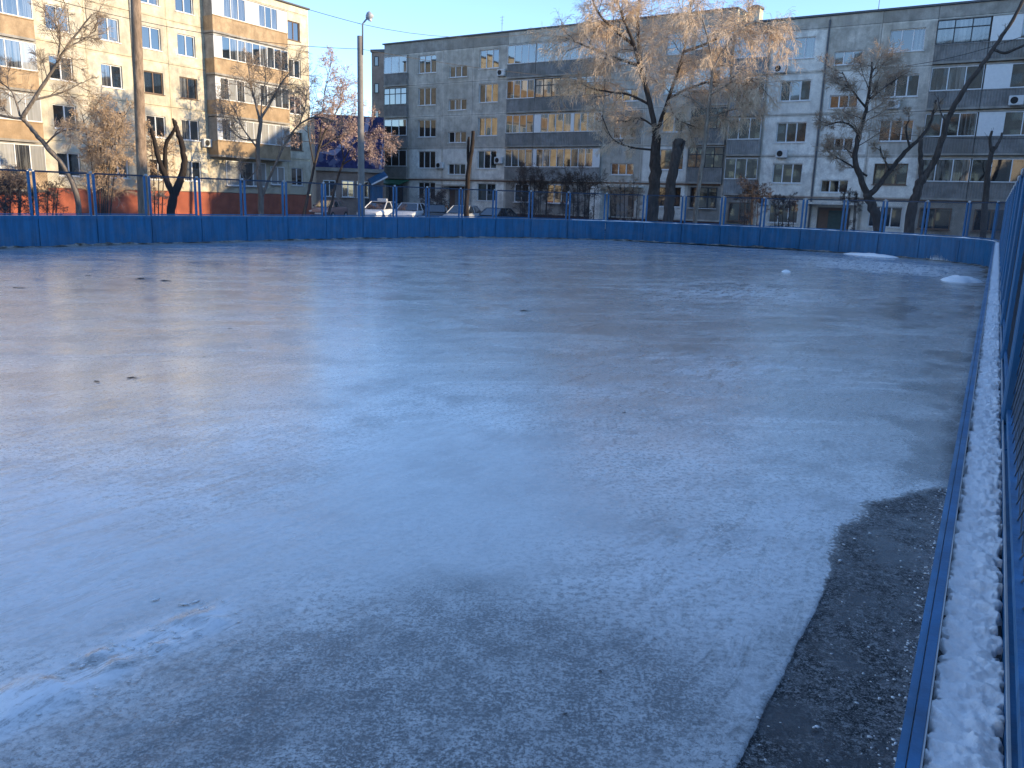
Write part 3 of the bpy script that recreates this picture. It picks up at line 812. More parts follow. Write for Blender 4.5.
def roof_thing(s, y, z, label):
    p = RBp(s, y, z); o = empty('roof_vent', p, -AL, label=label, cat='vent')
    MB().bbox(-.45, .45, -.4, .4, 0, 1.0, .02).build('shaft', M['cream2'], o)
    q = MB(); q.tube([(0, 0, 1.0), (0, 0, 1.12), (0, 0, 1.3)], [.62, .62, .25], 12); q.build('cowl', M['flash'], o); return o
roof_thing(19.3, 1.2, zr2+.07, 'domed vent on the lower roof beside the step')
def antenna(s, y, z, h, label):
    p = RBp(s, y, z); o = empty('antenna', p, -AL, label=label, cat='antenna', group='roof antennas')
    MB().tube([(0, 0, 0), (0, 0, h)], .03, 5).build('mast', M['steel'], o)
    q = MB(); 
    for i, l in enumerate((.5, .4, .3)): q.tube([(-l/2, 0, h-.1-.25*i), (l/2, 0, h-.1-.25*i)], .012, 4)
    q.build('rods', M['steel'], o)
antenna(-3.2, 1.5, zr+.06, 1.6, 'thin antenna on the grey block roof')
antenna(27.5, 2, zr2+.07, 2.2, 'thin antenna mast on the whitewashed block roof')
antenna(13.5, 1.5, zr+.06, 2.0, 'antenna mast above the golden crown')

# ---------------- left-hand block, sunlit
BE = 1.07; PL = Vector((-15.5, 74.722, 0)); tL = Vector((math.cos(BE), math.sin(BE), 0)); inL = Vector((-math.sin(BE), math.cos(BE), 0))
cb = empty('apartment_building', PL, BE, label='cream five-storey block in golden sunlight on the left, red plinth', cat='building')
h1 = 1.6; zrl = 16.14
MB().box(-43.7, -3.85, .25, 11, -.4, zrl-.02).build('wall', M['joint_w'], cb)
bays = [(-43.75, -41.0, None), (-41.0, -36.0, -39.2), (-36.0, -27.0, 'bal'), (-27.0, -23.6, -26.05), (-23.6, -20.3, -22.66), (-20.3, -17.55, -19.55), (-17.55, -14.55, -16.72), (-14.55, -6.45, 'bal'), (-6.45, -3.8, -6.12)]
for bi, (a, b, ty) in enumerate(bays):
    for k in range(5):
        z0 = h1+FH*k; z1 = z0+FH; wz0, wz1 = z0+.72, z0+2.12
        mt = 'cream' if (bi+k) % 3 else 'cream2'
        if ty == 'bal':
            panel(cb, a, b, z0, z1, None, mt)
            if k == 0 and bi == 7:
                window(cb, -13.0, -9.0, wz0-.2, wz1+.2, 3, y=-.08, frame='frame_w', glass=['glass_l', 'glass_c']); window(cb, -8.5, -7.0, wz0, wz1, 2, y=-.08, glass=['glass_l'])
                continue
            near_b = bi == 7
            balcony(cb, a+.12, b-.75 if near_b else b-.4, z0-.28, par=1.1, top=2.68, proj=.95, parapet='tan', ribs=False, glass=['glass_c', 'glass'] if k in (3, 4) else ['glass_l', 'glass_c'],
                    n=9 if k != 4 else 6, white=([(0, .1)] if k == 3 else ([(0, .14), (.42, .60), (.86, 1)] if k == 4 else ([(0, .06)] if k < 3 else None))))
        elif ty is None:
            panel(cb, a, b, z0, z1, None, mt)
        else:
            w = 1.35 if ty in (-6.12,) else 1.5
            panel(cb, a, b, z0, z1, (ty, ty+w, wz0, wz1), mt)
            fr = 'frame_b' if (bi, k) in ((5, 2), (6, 2), (8, 4), (8, 1)) else 'frame_w'
            window(cb, ty, ty+w, wz0, wz1, 2, frame=fr, glass=rng.choice([['glass', 'glass_c'], ['glass_b', 'glass'], ['glass', 'glass'], ['glass_c', 'glass']]))
    panel(cb, a, b, h1+FH*5, zrl-.06, None, 'cream2', 'cornice_panel')
    panel(cb, a, b, -.4, h1-.01, None, 'plinth_red', 'plinth', .05)
MB().box(-43.9, -3.7, -.14, 11.1, zrl-.05, zrl+.08).build('roof', M['flash'], cb)
MB().box(-3.845, -3.80, .26, 10.9, -.4, zrl-.06).build('end_wall', M['cream'], cb)
MB().tube([(-20.3, -.08, .1), (-20.3, -.08, zrl-.3)], .07, 8).build('drainpipe', M['joint_w'], cb)
for s_, z_, lab in ((-14.75, 4.75, 'air conditioner on the cream block beside the lit balconies'),):
    p = PL+tL*s_+Vector((0, 0, z_)); ac_unit((p.x, p.y, p.z, BE), lab)

# ---------------- shop with the blue mural banner in the gap
def build_shop():
    p0 = Vector((-17.6, 74.2, 0)); p1 = Vector((-12.0, 76.0, 0)); t = (p1-p0); L = t.length; t.normalize()
    o = empty('shop_building', p0, math.atan2(t.y, t.x), label='low shop with a dark blue mural banner between the two blocks', cat='building')
    ztop = 8.3; zb = 4.0
    MB().box(0, L, .12, 7, -.6, ztop).build('wall', M['brick'], o)
    # banner: one flat printed sheet
    t_ = NT('mural_banner'); pz = t_.pos((.55, .55, .75), .6)
    n1 = t_.noise(.9, 5, .6, pz, 1.2); n2 = t_.noise(2.3, 5, .6)
    c = t_.mix(t_.ramp(n2, [(.4, 0), (.6, 1)]), (.012, .016, .07), (.03, .034, .13))
    c = t_.mix(t_.ramp(n1, [(.56, 0), (.60, 1)]), c, (.10, .11, .20))
    mt = t_.out(c, .55, None, .3)
    MB().box(-.05, L+.02, .0, .115, zb, ztop+.12).build('banner', mt, o)
    q = MB()
    for pts in (((L*.60, zb+.2), (L*.67, zb+.2), (L*.80, ztop), (L*.74, ztop)), ((L*.93, zb), (L*.97, zb), (L*1.0, zb+2.2), (L*.985, zb+2.2)), ((L*.05, zb+1.2), (L*.28, zb+1.0), (L*.55, zb+2.6), (L*.5, zb+2.9), (L*.27, zb+1.5))):
        n = len(pts); q.add([(x, -.006, z) for x, z in pts], [tuple(range(n))])
    q.build('banner_swoosh', mat_plain('white_print', (.26, .27, .40), .5, .1), o)
    for x in (.6, 2.2, 3.5): window(o, x, x+1.05, 1.5, 2.9, 2, y=.02, glass=DK)
    MB().box(L*.66, L*.78, .06, .11, -.3, 2.6).build('door', M['frame_d'], o)
    MB().box(-.05, L, -.16, .118, zb-.32, zb-.02).build('fascia', M['conc_dark'], o)
    q = MB(); x0, x1 = L*.76, L*1.0
    q.add([(x0, -2.2, 2.55), (x1, -2.2, 3.3), (x1, 0, 3.75), (x0, 0, 3.0), (x0, -2.2, 2.67), (x1, -2.2, 3.42), (x1, 0, 3.87), (x0, 0, 3.12)], [(0,3,2,1),(4,5,6,7),(0,1,5,4),(1,2,6,5),(2,3,7,6),(3,0,4,7)])
    aw = q.build('awning', M['blue_post'], o)
    q = MB(); q.add([(x0, -2.23, 2.52), (x1, -2.23, 3.27), (x1, -2.23, 3.42), (x0, -2.23, 2.67)], [(0, 1, 2, 3)]); q.build('awning_edge', M['white_panel'], aw)
    MB().box(x0+.05, x0+.15, -2.1, -2.0, -.5, 2.6).build('awning_post', M['blue_post'], o)
    MB().box(x0+.2, x1-.1, -.05, .112, -.5, 2.5).build('entrance_recess', M['blue_post'], o)
build_shop()

def plain_block(name, loc, rz, L, D, h, mat, label, floors=5, bay=3.4):
    o = empty(name, loc, rz, label=label, cat='building')
    MB().box(0, L, .25, D, -1, h-.02).build('wall', M[mat], o)
    n = int(L/bay)
    for i in range(n):
        for k in range(floors):
            z0 = .6+FH*k; a = i*bay; panel(o, a, a+bay, z0, z0+FH, (a+.8, a+bay-.8, z0+.9, z0+2.3), mat); window(o, a+.8, a+bay-.8, z0+.9, z0+2.3, 2, glass=DK)
        panel(o, i*bay, (i+1)*bay, .6+FH*floors, h-.06, None, mat, 'cornice_panel')
    MB().box(-.1, L+.1, -.1, D+.1, h-.05, h+.06).build('roof', M['flash'], o)
    return o
# brown brick end wall glimpsed behind the grey block's corner
q = atY(371.5, 52.5, 96); bk = empty('brick_building', (q.x, 96, 0), -.30, label='brown brick end wall rising behind the grey block corner', cat='building')
MB().box(0, 12, 0, 12, -1, q.z).build('wall', M['brick'], bk)
MB().box(-.1, 12.1, -.1, 12.1, q.z+.002, q.z+.3).build('roof', M['flash'], bk)
for k in range(5): window(bk, .35, .85, 4.3+2.8*k, 5.3+2.8*k, 1, y=-.05, frame='frame_d', sill=False)
# neighbour on the sunny side of the yard whose shadow covers the rink (right of the frame)
plain_block('apartment_building', (49, 36.5, 0), -math.pi/2, 75, 11, 15.2, 'conc', 'panel block to the right of the rink, outside the picture')

plain_block('apartment_building', (-24, -16, 0), math.pi-.12, 81.6, 12, 27.2, 'conc', 'unseen nine-storey panel block added behind the photographer to darken window reflections', 9)  # added out of view, tall enough to darken the right-hand window reflections
plain_block('apartment_building', (30, -30, 0), math.pi, 47.6, 11, 15.2, 'conc', 'unseen five-storey panel block added behind the photographer to darken window reflections')  # added out of view, hides bright low sky from the ground-floor panes

# ------------------------------------------------------------------ poles, wires
def pole(px, ytop, Y, r0, r1, mat, label):
    b = atY(px[0], 214, Y); t = atY(px[1], ytop, Y); gz = float(ground_z(b.x, Y))
    o = empty('utility_pole', (b.x, b.y, gz), label=label, cat='pole')
    n = 9; pts = [(0 + (t.x-b.x)*i/n*1., 0, (t.z-gz)*i/n) for i in range(n+1)]
    MB().tube(pts, [r0+(r1-r0)*i/n for i in range(n+1)], 12).build('shaft', M[mat], o, True); return o, t
po1, _t = pole((143, 134), -40, 31, .19, .165, 'wood_pole', 'thick pole standing in front of the cream block behind the boards')
po2, tp = pole((361.5, 360), 36, 36, .15, .115, 'pole_conc', 'slim concrete lamp post beside the blue mural')
po2.name = 'street_lamp'; po2['category'] = 'street lamp'
base = po2.location
q = MB(); loc = lambda p: (p.x-base.x, p.y-base.y, p.z-base.z)
a1 = atY(362.6, 55, 35.8); a2 = atY(362.6, 24, 35.8); a3 = atY(364.5, 21.5, 35.8); a4 = atY(368, 17.5, 35.8)
q.tube([loc(a1), loc(a2), loc(a3), loc(a4)], .035, 8); q.build('arm', M['steel'], po2, True)
h0 = atY(366.5, 19, 35.8); h1_ = atY(371.8, 13.2, 35.8)
q = MB(); d = Vector(loc(h1_))-Vector(loc(h0)); A = Vector(loc(h0))
q.tube([A, A+d*.25, A+d*.6, A+d*.95, A+d], [.05, .12, .16, .13, .05], 12); q.build('lamp_head', M['galv'], po2, True)
q = MB(); q.tube([A+d*.35+Vector((.02, 0, -.10)), A+d*.5+Vector((.03, 0, -.17)), A+d*.75+Vector((.02, 0, -.10))], [.05, .09, .04], 10); q.build('lamp_glass', M['white_panel'], po2, True)

def wire(pts, sag, label, r=.012):
    A, B = [Vector(p) for p in pts]; n = 24
    p = [A.lerp(B, i/n)-Vector((0, 0, sag*4*(i/n)*(1-i/n))) for i in range(n+1)]
    MB().tube(p, r, 4).build('power_cable', M['cable'], None, label=label, cat='cable', group='overhead cables')
lampc = atY(360.5, 49, 36)
wire((lampc, atY(-30, -25, 30)), .5, 'overhead cable from the lamp post across the cream block')
wire((atY(361, 24, 36), atY(-60, -130, 26)), .3, 'upper overhead cable rising left from the lamp post')
wire((atY(361, 24, 36), atY(800, -110, 50)), 3.0, 'overhead cable sagging right over the grey roof', .011)
wire((lampc, atY(760, 74, 62)), .8, 'lower overhead cable from the lamp post to the grey block')
wire((atY(905, 66, 45), atY(1040, 30, 40)), .2, 'cable crossing the balconies of the whitewashed block', .015)
wire((atY(812, 120, 52), atY(1040, 138, 44)), .4, 'lower cable crossing the whitewashed block', .015)

# ------------------------------------------------------------------ cars
def car(Xp, Y, rz, paint, label, taxi=False):
    b = atY(Xp, 214, Y); gz = float(ground_z(b.x, Y))-.02
    o = empty('parked_car', (b.x, Y, gz), rz, label=label, cat='car', group='cars parked behind the rink')
    pm_ = mat_plain('car_paint', paint, .25, .06, 3, .02, .5)
    # stations along x (front at -2.1): half width, sill, belt height
    st = [(-2.12, .62, .42, .62), (-2.0, .74, .30, .74), (-1.5, .83, .26, .86), (-.85, .86, .24, .96), (0, .86, .24, .98), (.9, .86, .24, .99), (1.6, .84, .27, 1.0), (2.0, .78, .33, .96), (2.12, .68, .45, .80)]
    v = []; f = []; k = 8
    for x, w, z0, z1 in st:
        for y, z in ((-w*.86, z0), (-w, z0+.12), (-w, z1-.14), (-w*.88, z1), (w*.88, z1), (w, z1-.14), (w, z0+.12), (w*.86, z0)): v.append((x, y, z))
    for i in range(len(st)-1):
        for j in range(k): f.append((i*k+j, (i+1)*k+j, (i+1)*k+(j+1) % k, i*k+(j+1) % k))
    f.append(tuple(range(k))); f.append(tuple((len(st)-1)*k+j for j in range(k))[::-1])
    body = MB().add(v, f).build('body', pm_, o, True)
    md = body.modifiers.new('bevel', 'BEVEL'); md.width = .03; md.segments = 2
    # roof and pillars
    def ring(x, w, z): return [(x, -w, z), (x, w, z)]
    q = MB(); q.bbox(-.30, .95, -.60, .60, 1.42, 1.47, .02)
    for sy in (-1, 1):
        for (xa, xb) in ((-1.0, -.30), (.25, .22), (1.62, .95)): q.tube([(xa, sy*.76, .97), (xb, sy*.59, 1.44)], .04, 5)
    q.build('roof', pm_, o)
    def quad(n, pts): MB().add(pts, [(0, 1, 2, 3)]).build(n, M['glass'], o)
    quad('windscreen', [(-.98, -.73, .98), (-.98, .73, .98), (-.31, .57, 1.43), (-.31, -.57, 1.43)])
    quad('rear_window', [(1.6, .72, .99), (1.6, -.72, .99), (.96, -.57, 1.43), (.96, .57, 1.43)])
    for sy in (-1, 1):
        quad('side_window', [(-.92, sy*.765, .985), (.22, sy*.765, .99), (.20, sy*.6, 1.425), (-.27, sy*.6, 1.425)])
        quad('side_window', [(.30, sy*.765, .99), (1.5, sy*.755, .995), (.92, sy*.6, 1.425), (.28, sy*.6, 1.425)])
        MB().bbox(-2.11, -1.98, sy*.62-.12, sy*.62+.12, .58, .70, .02).build('headlight', M['white_panel'], o)
        MB().bbox(-.80, -.68, sy*.92-.07, sy*.92+.07, .98, 1.10, .02).build('mirror', M['black'], o)
        for x in (-1.3, 1.3):
            w = MB().tube([(x, sy*.70, .31), (x, sy*.88, .31)], .31, 16).build('wheel', M['black'], o); MB().tube([(x, sy*.87, .31), (x, sy*.89, .31)], .18, 12).build('rim', M['galv'], w)
    MB().bbox(-2.135, -2.11, -.26, .26, .42, .53, .004).build('number_plate', M['white_panel'], o)
    if taxi:
        MB().bbox(.15, .33, -.36, .36, 1.48, 1.66, .03).build('roof_sign', M['white_panel'], o)
    return o
car(381, 58, math.radians(72), (.70, .71, .72), 'white car with a box sign on its roof, leftmost parked beyond the boards', True)
car(411, 59, math.radians(80), (.68, .69, .70), 'white car parked right of the one with a roof sign')
car(437, 60, math.radians(86), (.03, .032, .035), 'dark car parked between white and silver ones')
car(463, 57, math.radians(70), (.42, .44, .46), 'silver car parked in front of the block entrance')
car(496, 58, math.radians(60), (.05, .05, .055), 'dark car, rightmost of the parked row')
car(329, 66, math.radians(80), (.34, .20, .17), 'faded red car parked under the pinkish tree')

# ------------------------------------------------------------------ trees
def rot_about(v, axis, a): return Quaternion(axis, a) @ v
class Tree:
    def __init__(s, seed): s.r = random.Random(seed); s.big = MB(); s.twig = MB(); s.leaf = MB(); s.nt = 0
    def limb(s, pts, r0, r1, n=8):
        P = catmull([Vector(p) for p in pts], 5); k = len(P); j = .10*r0
        P = [p+Vector((s.r.gauss(0, j), s.r.gauss(0, j), 0)) if 0 < i < k-1 else p for i, p in enumerate(P)]
        s.big.tube(P, [(r0+(r1-r0)*(i/(k-1)))*(1+s.r.uniform(-.06, .08)) for i in range(k)], n); return P
    def branch(s, p, d, L, r, level, o):
        n = 4 if level > 1 else 5
        pts = [p]; q = p.copy(); dd = d.copy()
        for i in range(n):
            dd = dd + Vector((s.r.gauss(0, 1), s.r.gauss(0, 1), s.r.gauss(0, 1)))*o['wob'] + Vector((0, 0, o['grav'][min(level, 3)]))*((i+1)/n)
            dd.normalize(); q = q+dd*(L/n); pts.append(q.copy())
        if level <= 1: s.big.tube(pts, [r*(1-.7*i/n) for i in range(n+1)], 5, False)
        else: s.twig.tube(pts, [max(o['rmin'], r*(1-.6*i/n)) for i in range(n+1)], 3, False); s.nt += 1
        if level < o['levels']:
            m_ = o['kids'][level]
            for i in range(m_):
                t = (i+s.r.random())/m_*(1-o['bare'])+o['bare']; f = t*n; k = min(int(f), n-1); b = pts[k].lerp(pts[k+1], f-k)
                ax = (pts[k+1]-pts[k]).normalized(); pe = rot_about(ax.orthogonal().normalized(), ax, s.r.random()*6.283)
                an = math.radians(s.r.uniform(*o['ang'])); nd = (ax*math.cos(an)+pe*math.sin(an)).normalized()
                s.branch(b, nd, L*s.r.uniform(*o['ratio'])*(1.1-.5*t), max(o['rmin'], r*.5), level+1, o)
        elif o.get('leaf') and s.r.random() < o['leaf']:
            for _ in range(o.get('nleaf', 2)):
                k = s.r.randrange(1, n+1); c = pts[k]+Vector((s.r.gauss(0, .03), s.r.gauss(0, .03), s.r.gauss(0, .03))); z = o['leafsize']*s.r.uniform(.6, 1.3)
                a = Vector((s.r.gauss(0, 1), s.r.gauss(0, 1), s.r.gauss(0, 1))).normalized(); b = a.orthogonal().normalized()
                s.leaf.add([c-a*z, c+b*z*.5, c+a*z, c-b*z*.5], [(0, 1, 2, 3)])
    def foliate(s, P, count, L, r, o, t0=.25):
        k = len(P)-1
        for i in range(count):
            t = t0+(1-t0)*(i+s.r.random())/count; f = t*k; j = min(int(f), k-1); b = P[j].lerp(P[j+1], f-j); ax = (P[j+1]-P[j]).normalized()
            pe = rot_about(ax.orthogonal().normalized(), ax, s.r.random()*6.283); an = math.radians(s.r.uniform(*o['ang']))
            nd = (ax*math.cos(an)+pe*math.sin(an)).normalized(); s.branch(b, nd, L*s.r.uniform(.65, 1.2), r, 1, o)
    def finish(s, name, base, bark, twig, leaf=None, **k):
        o = empty(name, base, **k)
        def off(mb): mb.v = [(x-base[0], y-base[1], z-base[2]) for x, y, z in mb.v]; return mb
        if s.big.v: off(s.big).build('trunk', bark, o, True)
        if s.twig.v: off(s.twig).build('crown', twig, o)
        if s.leaf.v: off(s.leaf).build('dry_leaves', leaf, o)
        return o
def PX(pts, Y, dy=0.):
    n = len(pts); return [atY(x, y, Y+dy*i/max(1, n-1)) for i, (x, y) in enumerate(pts)]
def pxr(r, Y): return r*Y/FPX
def rooted(pts, Y):
    P = PX(pts, Y); z = float(ground_z(P[0].x, P[0].y))-.08; b = Vector((P[0].x, P[0].y, z)); return [b]+P[1:] if P[1].z > z+.3 else [b]+P[2:]

bark_d = mat_bark('dark_bark', (.095, .078, .068)); bark_b = mat_bark('blackish_bark', (.045, .036, .032)); bark_g = mat_bark('grey_bark', (.24, .20, .165)); bark_p = mat_bark('pale_bark', (.34, .28, .22))  # bark_b is a darker tone for two of the lopped trunks
tw_gold = mat_twig('golden_twigs', (.64, .46, .30), (.76, .60, .43)); tw_br = mat_twig('brown_twigs', (.34, .25, .18), (.46, .36, .26)); tw_dk = mat_twig('dark_twigs', (.07, .052, .045), (.13, .095, .075))
tw_pink = mat_twig('pinkish_twigs', (.36, .25, .21), (.44, .33, .28)); lf_or = mat_twig('orange_dry_leaves', (.42, .28, .17), (.52, .38, .25)); lf_pk = mat_twig('pinkish_seed_clusters', (.46, .31, .25), (.56, .42, .35))
O = dict(wob=.16, grav=[0, .05, -.02, -.06], rmin=.006, levels=3, kids=[0, 6, 6], ang=(28, 62), ratio=(.42, .7), bare=.2)
def opt(**k): d = dict(O); d.update(k); return d

# big golden tree in front of the grey block
T = Tree(11); Y = 46; oo = opt(grav=[0, -.08, -.24, -.36], kids=[0, 12, 15], wob=.22, rmin=.0062, ratio=(.45, .8), bare=.12)
trunk = rooted([(652, 236), (653, 200), (655, 165), (656, 135)], Y); T.limb(trunk, .36, .24, 12)
for pts, dy, r0, r1, cnt, L in (([(656, 137), (650, 105), (642, 75), (634, 45), (624, 20), (612, -12)], -1, .19, .05, 15, 2.0),
                         ([(641, 72), (638, 30), (640, -5), (648, -30)], 1.5, .14, .05, 8, 1.8), ([(634, 45), (615, 30), (600, 15), (590, -5)], -2, .11, .04, 8, 1.7),
                         ([(656, 135), (668, 100), (680, 65), (688, 30), (692, -8)], 1, .13, .045, 14, 2.0), ([(670, 98), (690, 88), (715, 82), (738, 95)], -1.5, .09, .035, 8, 1.8),
                         ([(640, 66), (622, 60), (606, 54), (585, 46), (566, 38)], -1, .10, .03, 11, 1.8), ([(684, 52), (705, 44), (730, 32), (750, 22)], .5, .10, .035, 8, 1.8),
                         ([(650, 105), (630, 95), (610, 92), (590, 88), (575, 80)], 1.5, .08, .03, 8, 1.6), ([(655, 150), (630, 147), (612, 138), (602, 115)], -1, .07, .025, 6, 1.3),
                         ([(656, 128), (640, 118), (625, 122)], 2, .07, .03, 6, 1.4), ([(668, 100), (676, 118), (690, 125)], -1, .06, .03, 6, 1.4)):
    P = T.limb(PX(pts, Y, dy), r0*.85, r1*.8); T.foliate(P, int(cnt*1.25), L, .022, oo)
T.finish('tree', trunk[0], bark_d, tw_gold, label='tall bare tree with dense golden drooping twigs in front of the grey block', cat='tree')

# slim pale trunk with the right half of the golden crown
T = Tree(23); Y = 44
trunk = rooted([(694, 238), (697, 200), (702, 165), (706, 130), (710, 95), (713, 65)], Y); P = T.limb(trunk, .13, .07, 10)
oo = opt(grav=[0, -.10, -.30, -.45], kids=[0, 10, 12], wob=.22, rmin=.0062, ratio=(.45, .8), bare=.15)
for pts, dy, cnt in (([(712, 72), (722, 52), (735, 35), (746, 24)], 1, 8), ([(710, 95), (728, 84), (745, 78), (757, 84)], -.8, 8), ([(713, 68), (708, 40), (702, 18)], -1, 7),
                     ([(707, 120), (724, 112), (742, 108)], 1.2, 7), ([(745, 26), (758, 22), (772, 28), (782, 40)], 0, 8), ([(708, 112), (694, 100), (682, 95)], .6, 6), ([(757, 82), (766, 92)], 0, 3)):
    Q = T.limb(PX(pts, Y, dy), .06, .022, 6); T.foliate(Q, int(cnt*1.3), 1.5, .016, oo, .1)
T.finish('tree', trunk[0], bark_p, tw_gold, label='slim pale leaning trunk carrying the right part of the golden twigs', cat='tree')

def stump_tree(name, limbs, Y, bark, label, twigs=0, tw=None, seed=1, L=.5):
    T = Tree(seed); first = None
    for i, (pts, r0, r1) in enumerate(limbs):
        P = rooted(pts, Y) if i == 0 else PX(pts, Y, rng.uniform(-.5, .5))
        if i == 0: first = P[0]
        Q = T.limb(P, pxr(r0, Y), pxr(r1, Y), 9)
        if twigs: T.foliate(Q, twigs, L, .012, opt(kids=[0, 3, 3], rmin=.006, levels=2), .5)
    return T.finish(name, first, bark, tw or tw_dk, label=label, cat='tree')
stump_tree('pollarded_tree', [([(667, 240), (669, 205), (672, 180), (676, 155), (679, 139)], 5.5, 4.0), ([(675, 165), (681, 150), (684, 141)], 2.2, 1.6)], 43.5, bark_d, 'thick lopped trunk standing close right of the golden tree', 2, None, 3)
stump_tree('pollarded_tree', [([(466, 236), (467, 195), (469, 165), (472, 148), (473, 131)], 2.6, 1.6), ([(469, 165), (468, 150), (469, 137)], 1.6, 1.1)], 55, bark_b, 'bare lopped trunk in front of the low stair windows', 0)
stump_tree('pollarded_tree', [([(172, 236), (172, 205), (176, 190), (181, 178), (184, 165), (182, 145), (177, 130), (175, 120)], 4.5, 1.8), ([(174, 196), (166, 178), (159, 160), (154, 140), (151, 128)], 3.2, 1.5),
                              ([(166, 178), (165, 160), (166, 143), (172, 134), (176, 126)], 2.2, 1.4), ([(175, 126), (173, 119)], 1.6, 1.0)], 40, bark_b, 'forked lopped tree with black knobbly arms before the cream wall', 0)
stump_tree('pollarded_tree', [([(984, 240), (985, 205), (988, 175), (991, 155), (995, 147)], 3.2, 2.0), ([(992, 154), (990, 140), (992, 131)], 1.6, 1.1), ([(995, 148), (1000, 140), (1002, 133)], 1.6, 1.0)], 39, bark_d, 'thin lopped trunk at the far right behind the corner of the boards', 2, None, 9, .35)

# tree with forked trunk, reddish fine crown (right)
T = Tree(31); Y = 42; trunk = rooted([(881, 242), (878, 220), (871, 203), (867, 194)], Y); T.limb(trunk, .26, .19, 10)
oo = opt(kids=[0, 13, 14], grav=[0, .06, .02, -.03], rmin=.0062)
for pts, dy, r0, r1, cnt, L in (([(868, 196), (858, 172), (855, 155), (859, 135), (866, 110), (870, 85), (872, 62)], 0, .17, .045, 16, 1.6), ([(859, 135), (850, 125), (838, 122), (826, 126)], 1, .06, .025, 5, .9),
                         ([(866, 108), (852, 90), (842, 72)], -.6, .06, .025, 7, 1.1), ([(868, 100), (884, 88), (898, 78)], .6, .06, .025, 7, 1.1), ([(867, 176), (850, 165), (838, 158), (826, 150)], 0, .05, .02, 5, .9),
                         ([(868, 196), (878, 186), (892, 168), (905, 152), (918, 140), (930, 124), (936, 100)], .4, .15, .05, 3, .7), ([(910, 148), (906, 130), (909, 120)], 0, .06, .03, 2, .5), ([(890, 170), (882, 155), (880, 146)], 0, .05, .03, 2, .5)):
    P = T.limb(PX(pts, Y, dy), r0, r1); T.foliate(P, cnt, L, .024, oo)
T.finish('tree', trunk[0], bark_d, tw_br, label='dark forked tree with a fine reddish crown before the whitewashed block', cat='tree')

# leaning tree, long bare diagonal limb
T = Tree(37); Y = 40; trunk = rooted([(907, 244), (911, 215), (917, 190), (924, 176)], Y); T.limb(trunk, .25, .18, 10)
for pts, dy, r0, r1, cnt, L in (([(924, 178), (935, 160), (943, 135), (950, 115), (965, 88), (982, 65), (996, 45), (1012, 20), (1030, -12)], -1.5, .20, .085, 4, .5), ([(921, 184), (921, 165), (920, 150), (921, 139)], 0, .16, .12, 0, .4),
                         ([(995, 50), (1005, 53), (1018, 48), (1040, 38)], -.5, .08, .06, 2, .5), ([(947, 125), (940, 110), (938, 95)], .5, .05, .02, 3, .5)):
    P = T.limb(PX(pts, Y, dy), r0*.8, r1*.75)
    if cnt: T.foliate(P, cnt, L, .015, opt(kids=[0, 3, 3], levels=2))
T.finish('tree', trunk[0], bark_d, tw_dk, label='leaning dark tree whose bare limb runs to the top right corner', cat='tree')

# left trees
T = Tree(41); Y = 41; trunk = rooted([(80, 240), (78, 200), (66, 170), (45, 145), (30, 127), (22, 118)], Y); T.limb(trunk, .14, .085, 10)
oo = opt(kids=[0, 10, 11], rmin=.0058, grav=[0, .03, -.02, -.05])
for pts, dy, r0, r1, cnt, L in (([(22, 118), (32, 102), (45, 82), (57, 63), (66, 48), (80, 30), (92, 14)], 0, .10, .03, 12, 1.4), ([(33, 100), (50, 96), (68, 90), (82, 82)], 1, .06, .02, 7, 1.1), ([(57, 63), (60, 40), (58, 18)], -.8, .05, .02, 7, 1.1),
                         ([(24, 119), (8, 117), (-12, 112)], 0, .07, .04, 5, 1.2), ([(20, 116), (12, 92), (-4, 80)], .6, .05, .02, 7, 1.2), ([(66, 48), (82, 40), (96, 30)], .5, .035, .015, 5, .9), ([(45, 145), (60, 132), (82, 128)], -.5, .05, .02, 6, 1.1)):
    P = T.limb(PX(pts, Y, dy), r0, r1); T.foliate(P, cnt, L, .022, oo)
T.finish('tree', trunk[0], bark_g, tw_br, label='leaning bare tree at the left edge before the cream block', cat='tree')

def shrub(pxl, y0, y1, Y, n, seed, tw, label, leaf=None, leafp=0., name='shrub', w=None, oo=None, L=1.0, stem=None, lsize=.05, nleaf=3):
    T = Tree(seed); xa, xb = pxl; base = None
    for i in range(n):
        f = (i+.5)/n; xt = xa+(xb-xa)*f+rng.uniform(-3, 3); xm = (xa+xb)/2; xb0 = xm+(xt-xm)*(w if w is not None else .45)
        P = PX([(xb0, 230), (xb0+(xt-xb0)*.4, (214+y0)/2+rng.uniform(-6, 6)), (xt, y0+rng.uniform(0, (y1-y0)*.5))], Y, rng.uniform(-1, 1))
        P[0].z = float(ground_z(P[0].x, P[0].y))-.05
        if base is None: base = P[0].copy()
        Q = T.limb(P, .035 if stem is None else stem, .014, 5)
        T.foliate(Q, 9, L, .014, oo or opt(kids=[0, 8, 6], rmin=.0075, levels=3, leaf=leafp, leafsize=lsize, nleaf=nleaf), .15)
    return T.finish(name, base, bark_d, tw, leaf, label=label, cat='shrub' if 'shrub' in name or 'bush' in name else 'tree')
shrub((80, 128), 108, 190, 44, 7, 51, tw_br, 'bushy tree full of orange dry leaves left of the thick pole', lf_or, .9, 'tree', .3, L=1.5, stem=.045, lsize=.036, nleaf=5, oo=opt(kids=[0, 9, 8], rmin=.006, levels=3, leaf=.6, leafsize=.036, nleaf=4))
shrub((150, 168), 125, 180, 46, 3, 52, tw_br, 'reddish bush with dry leaves just right of the thick pole', lf_or, .6, 'bush', .4, L=.9, lsize=.05)

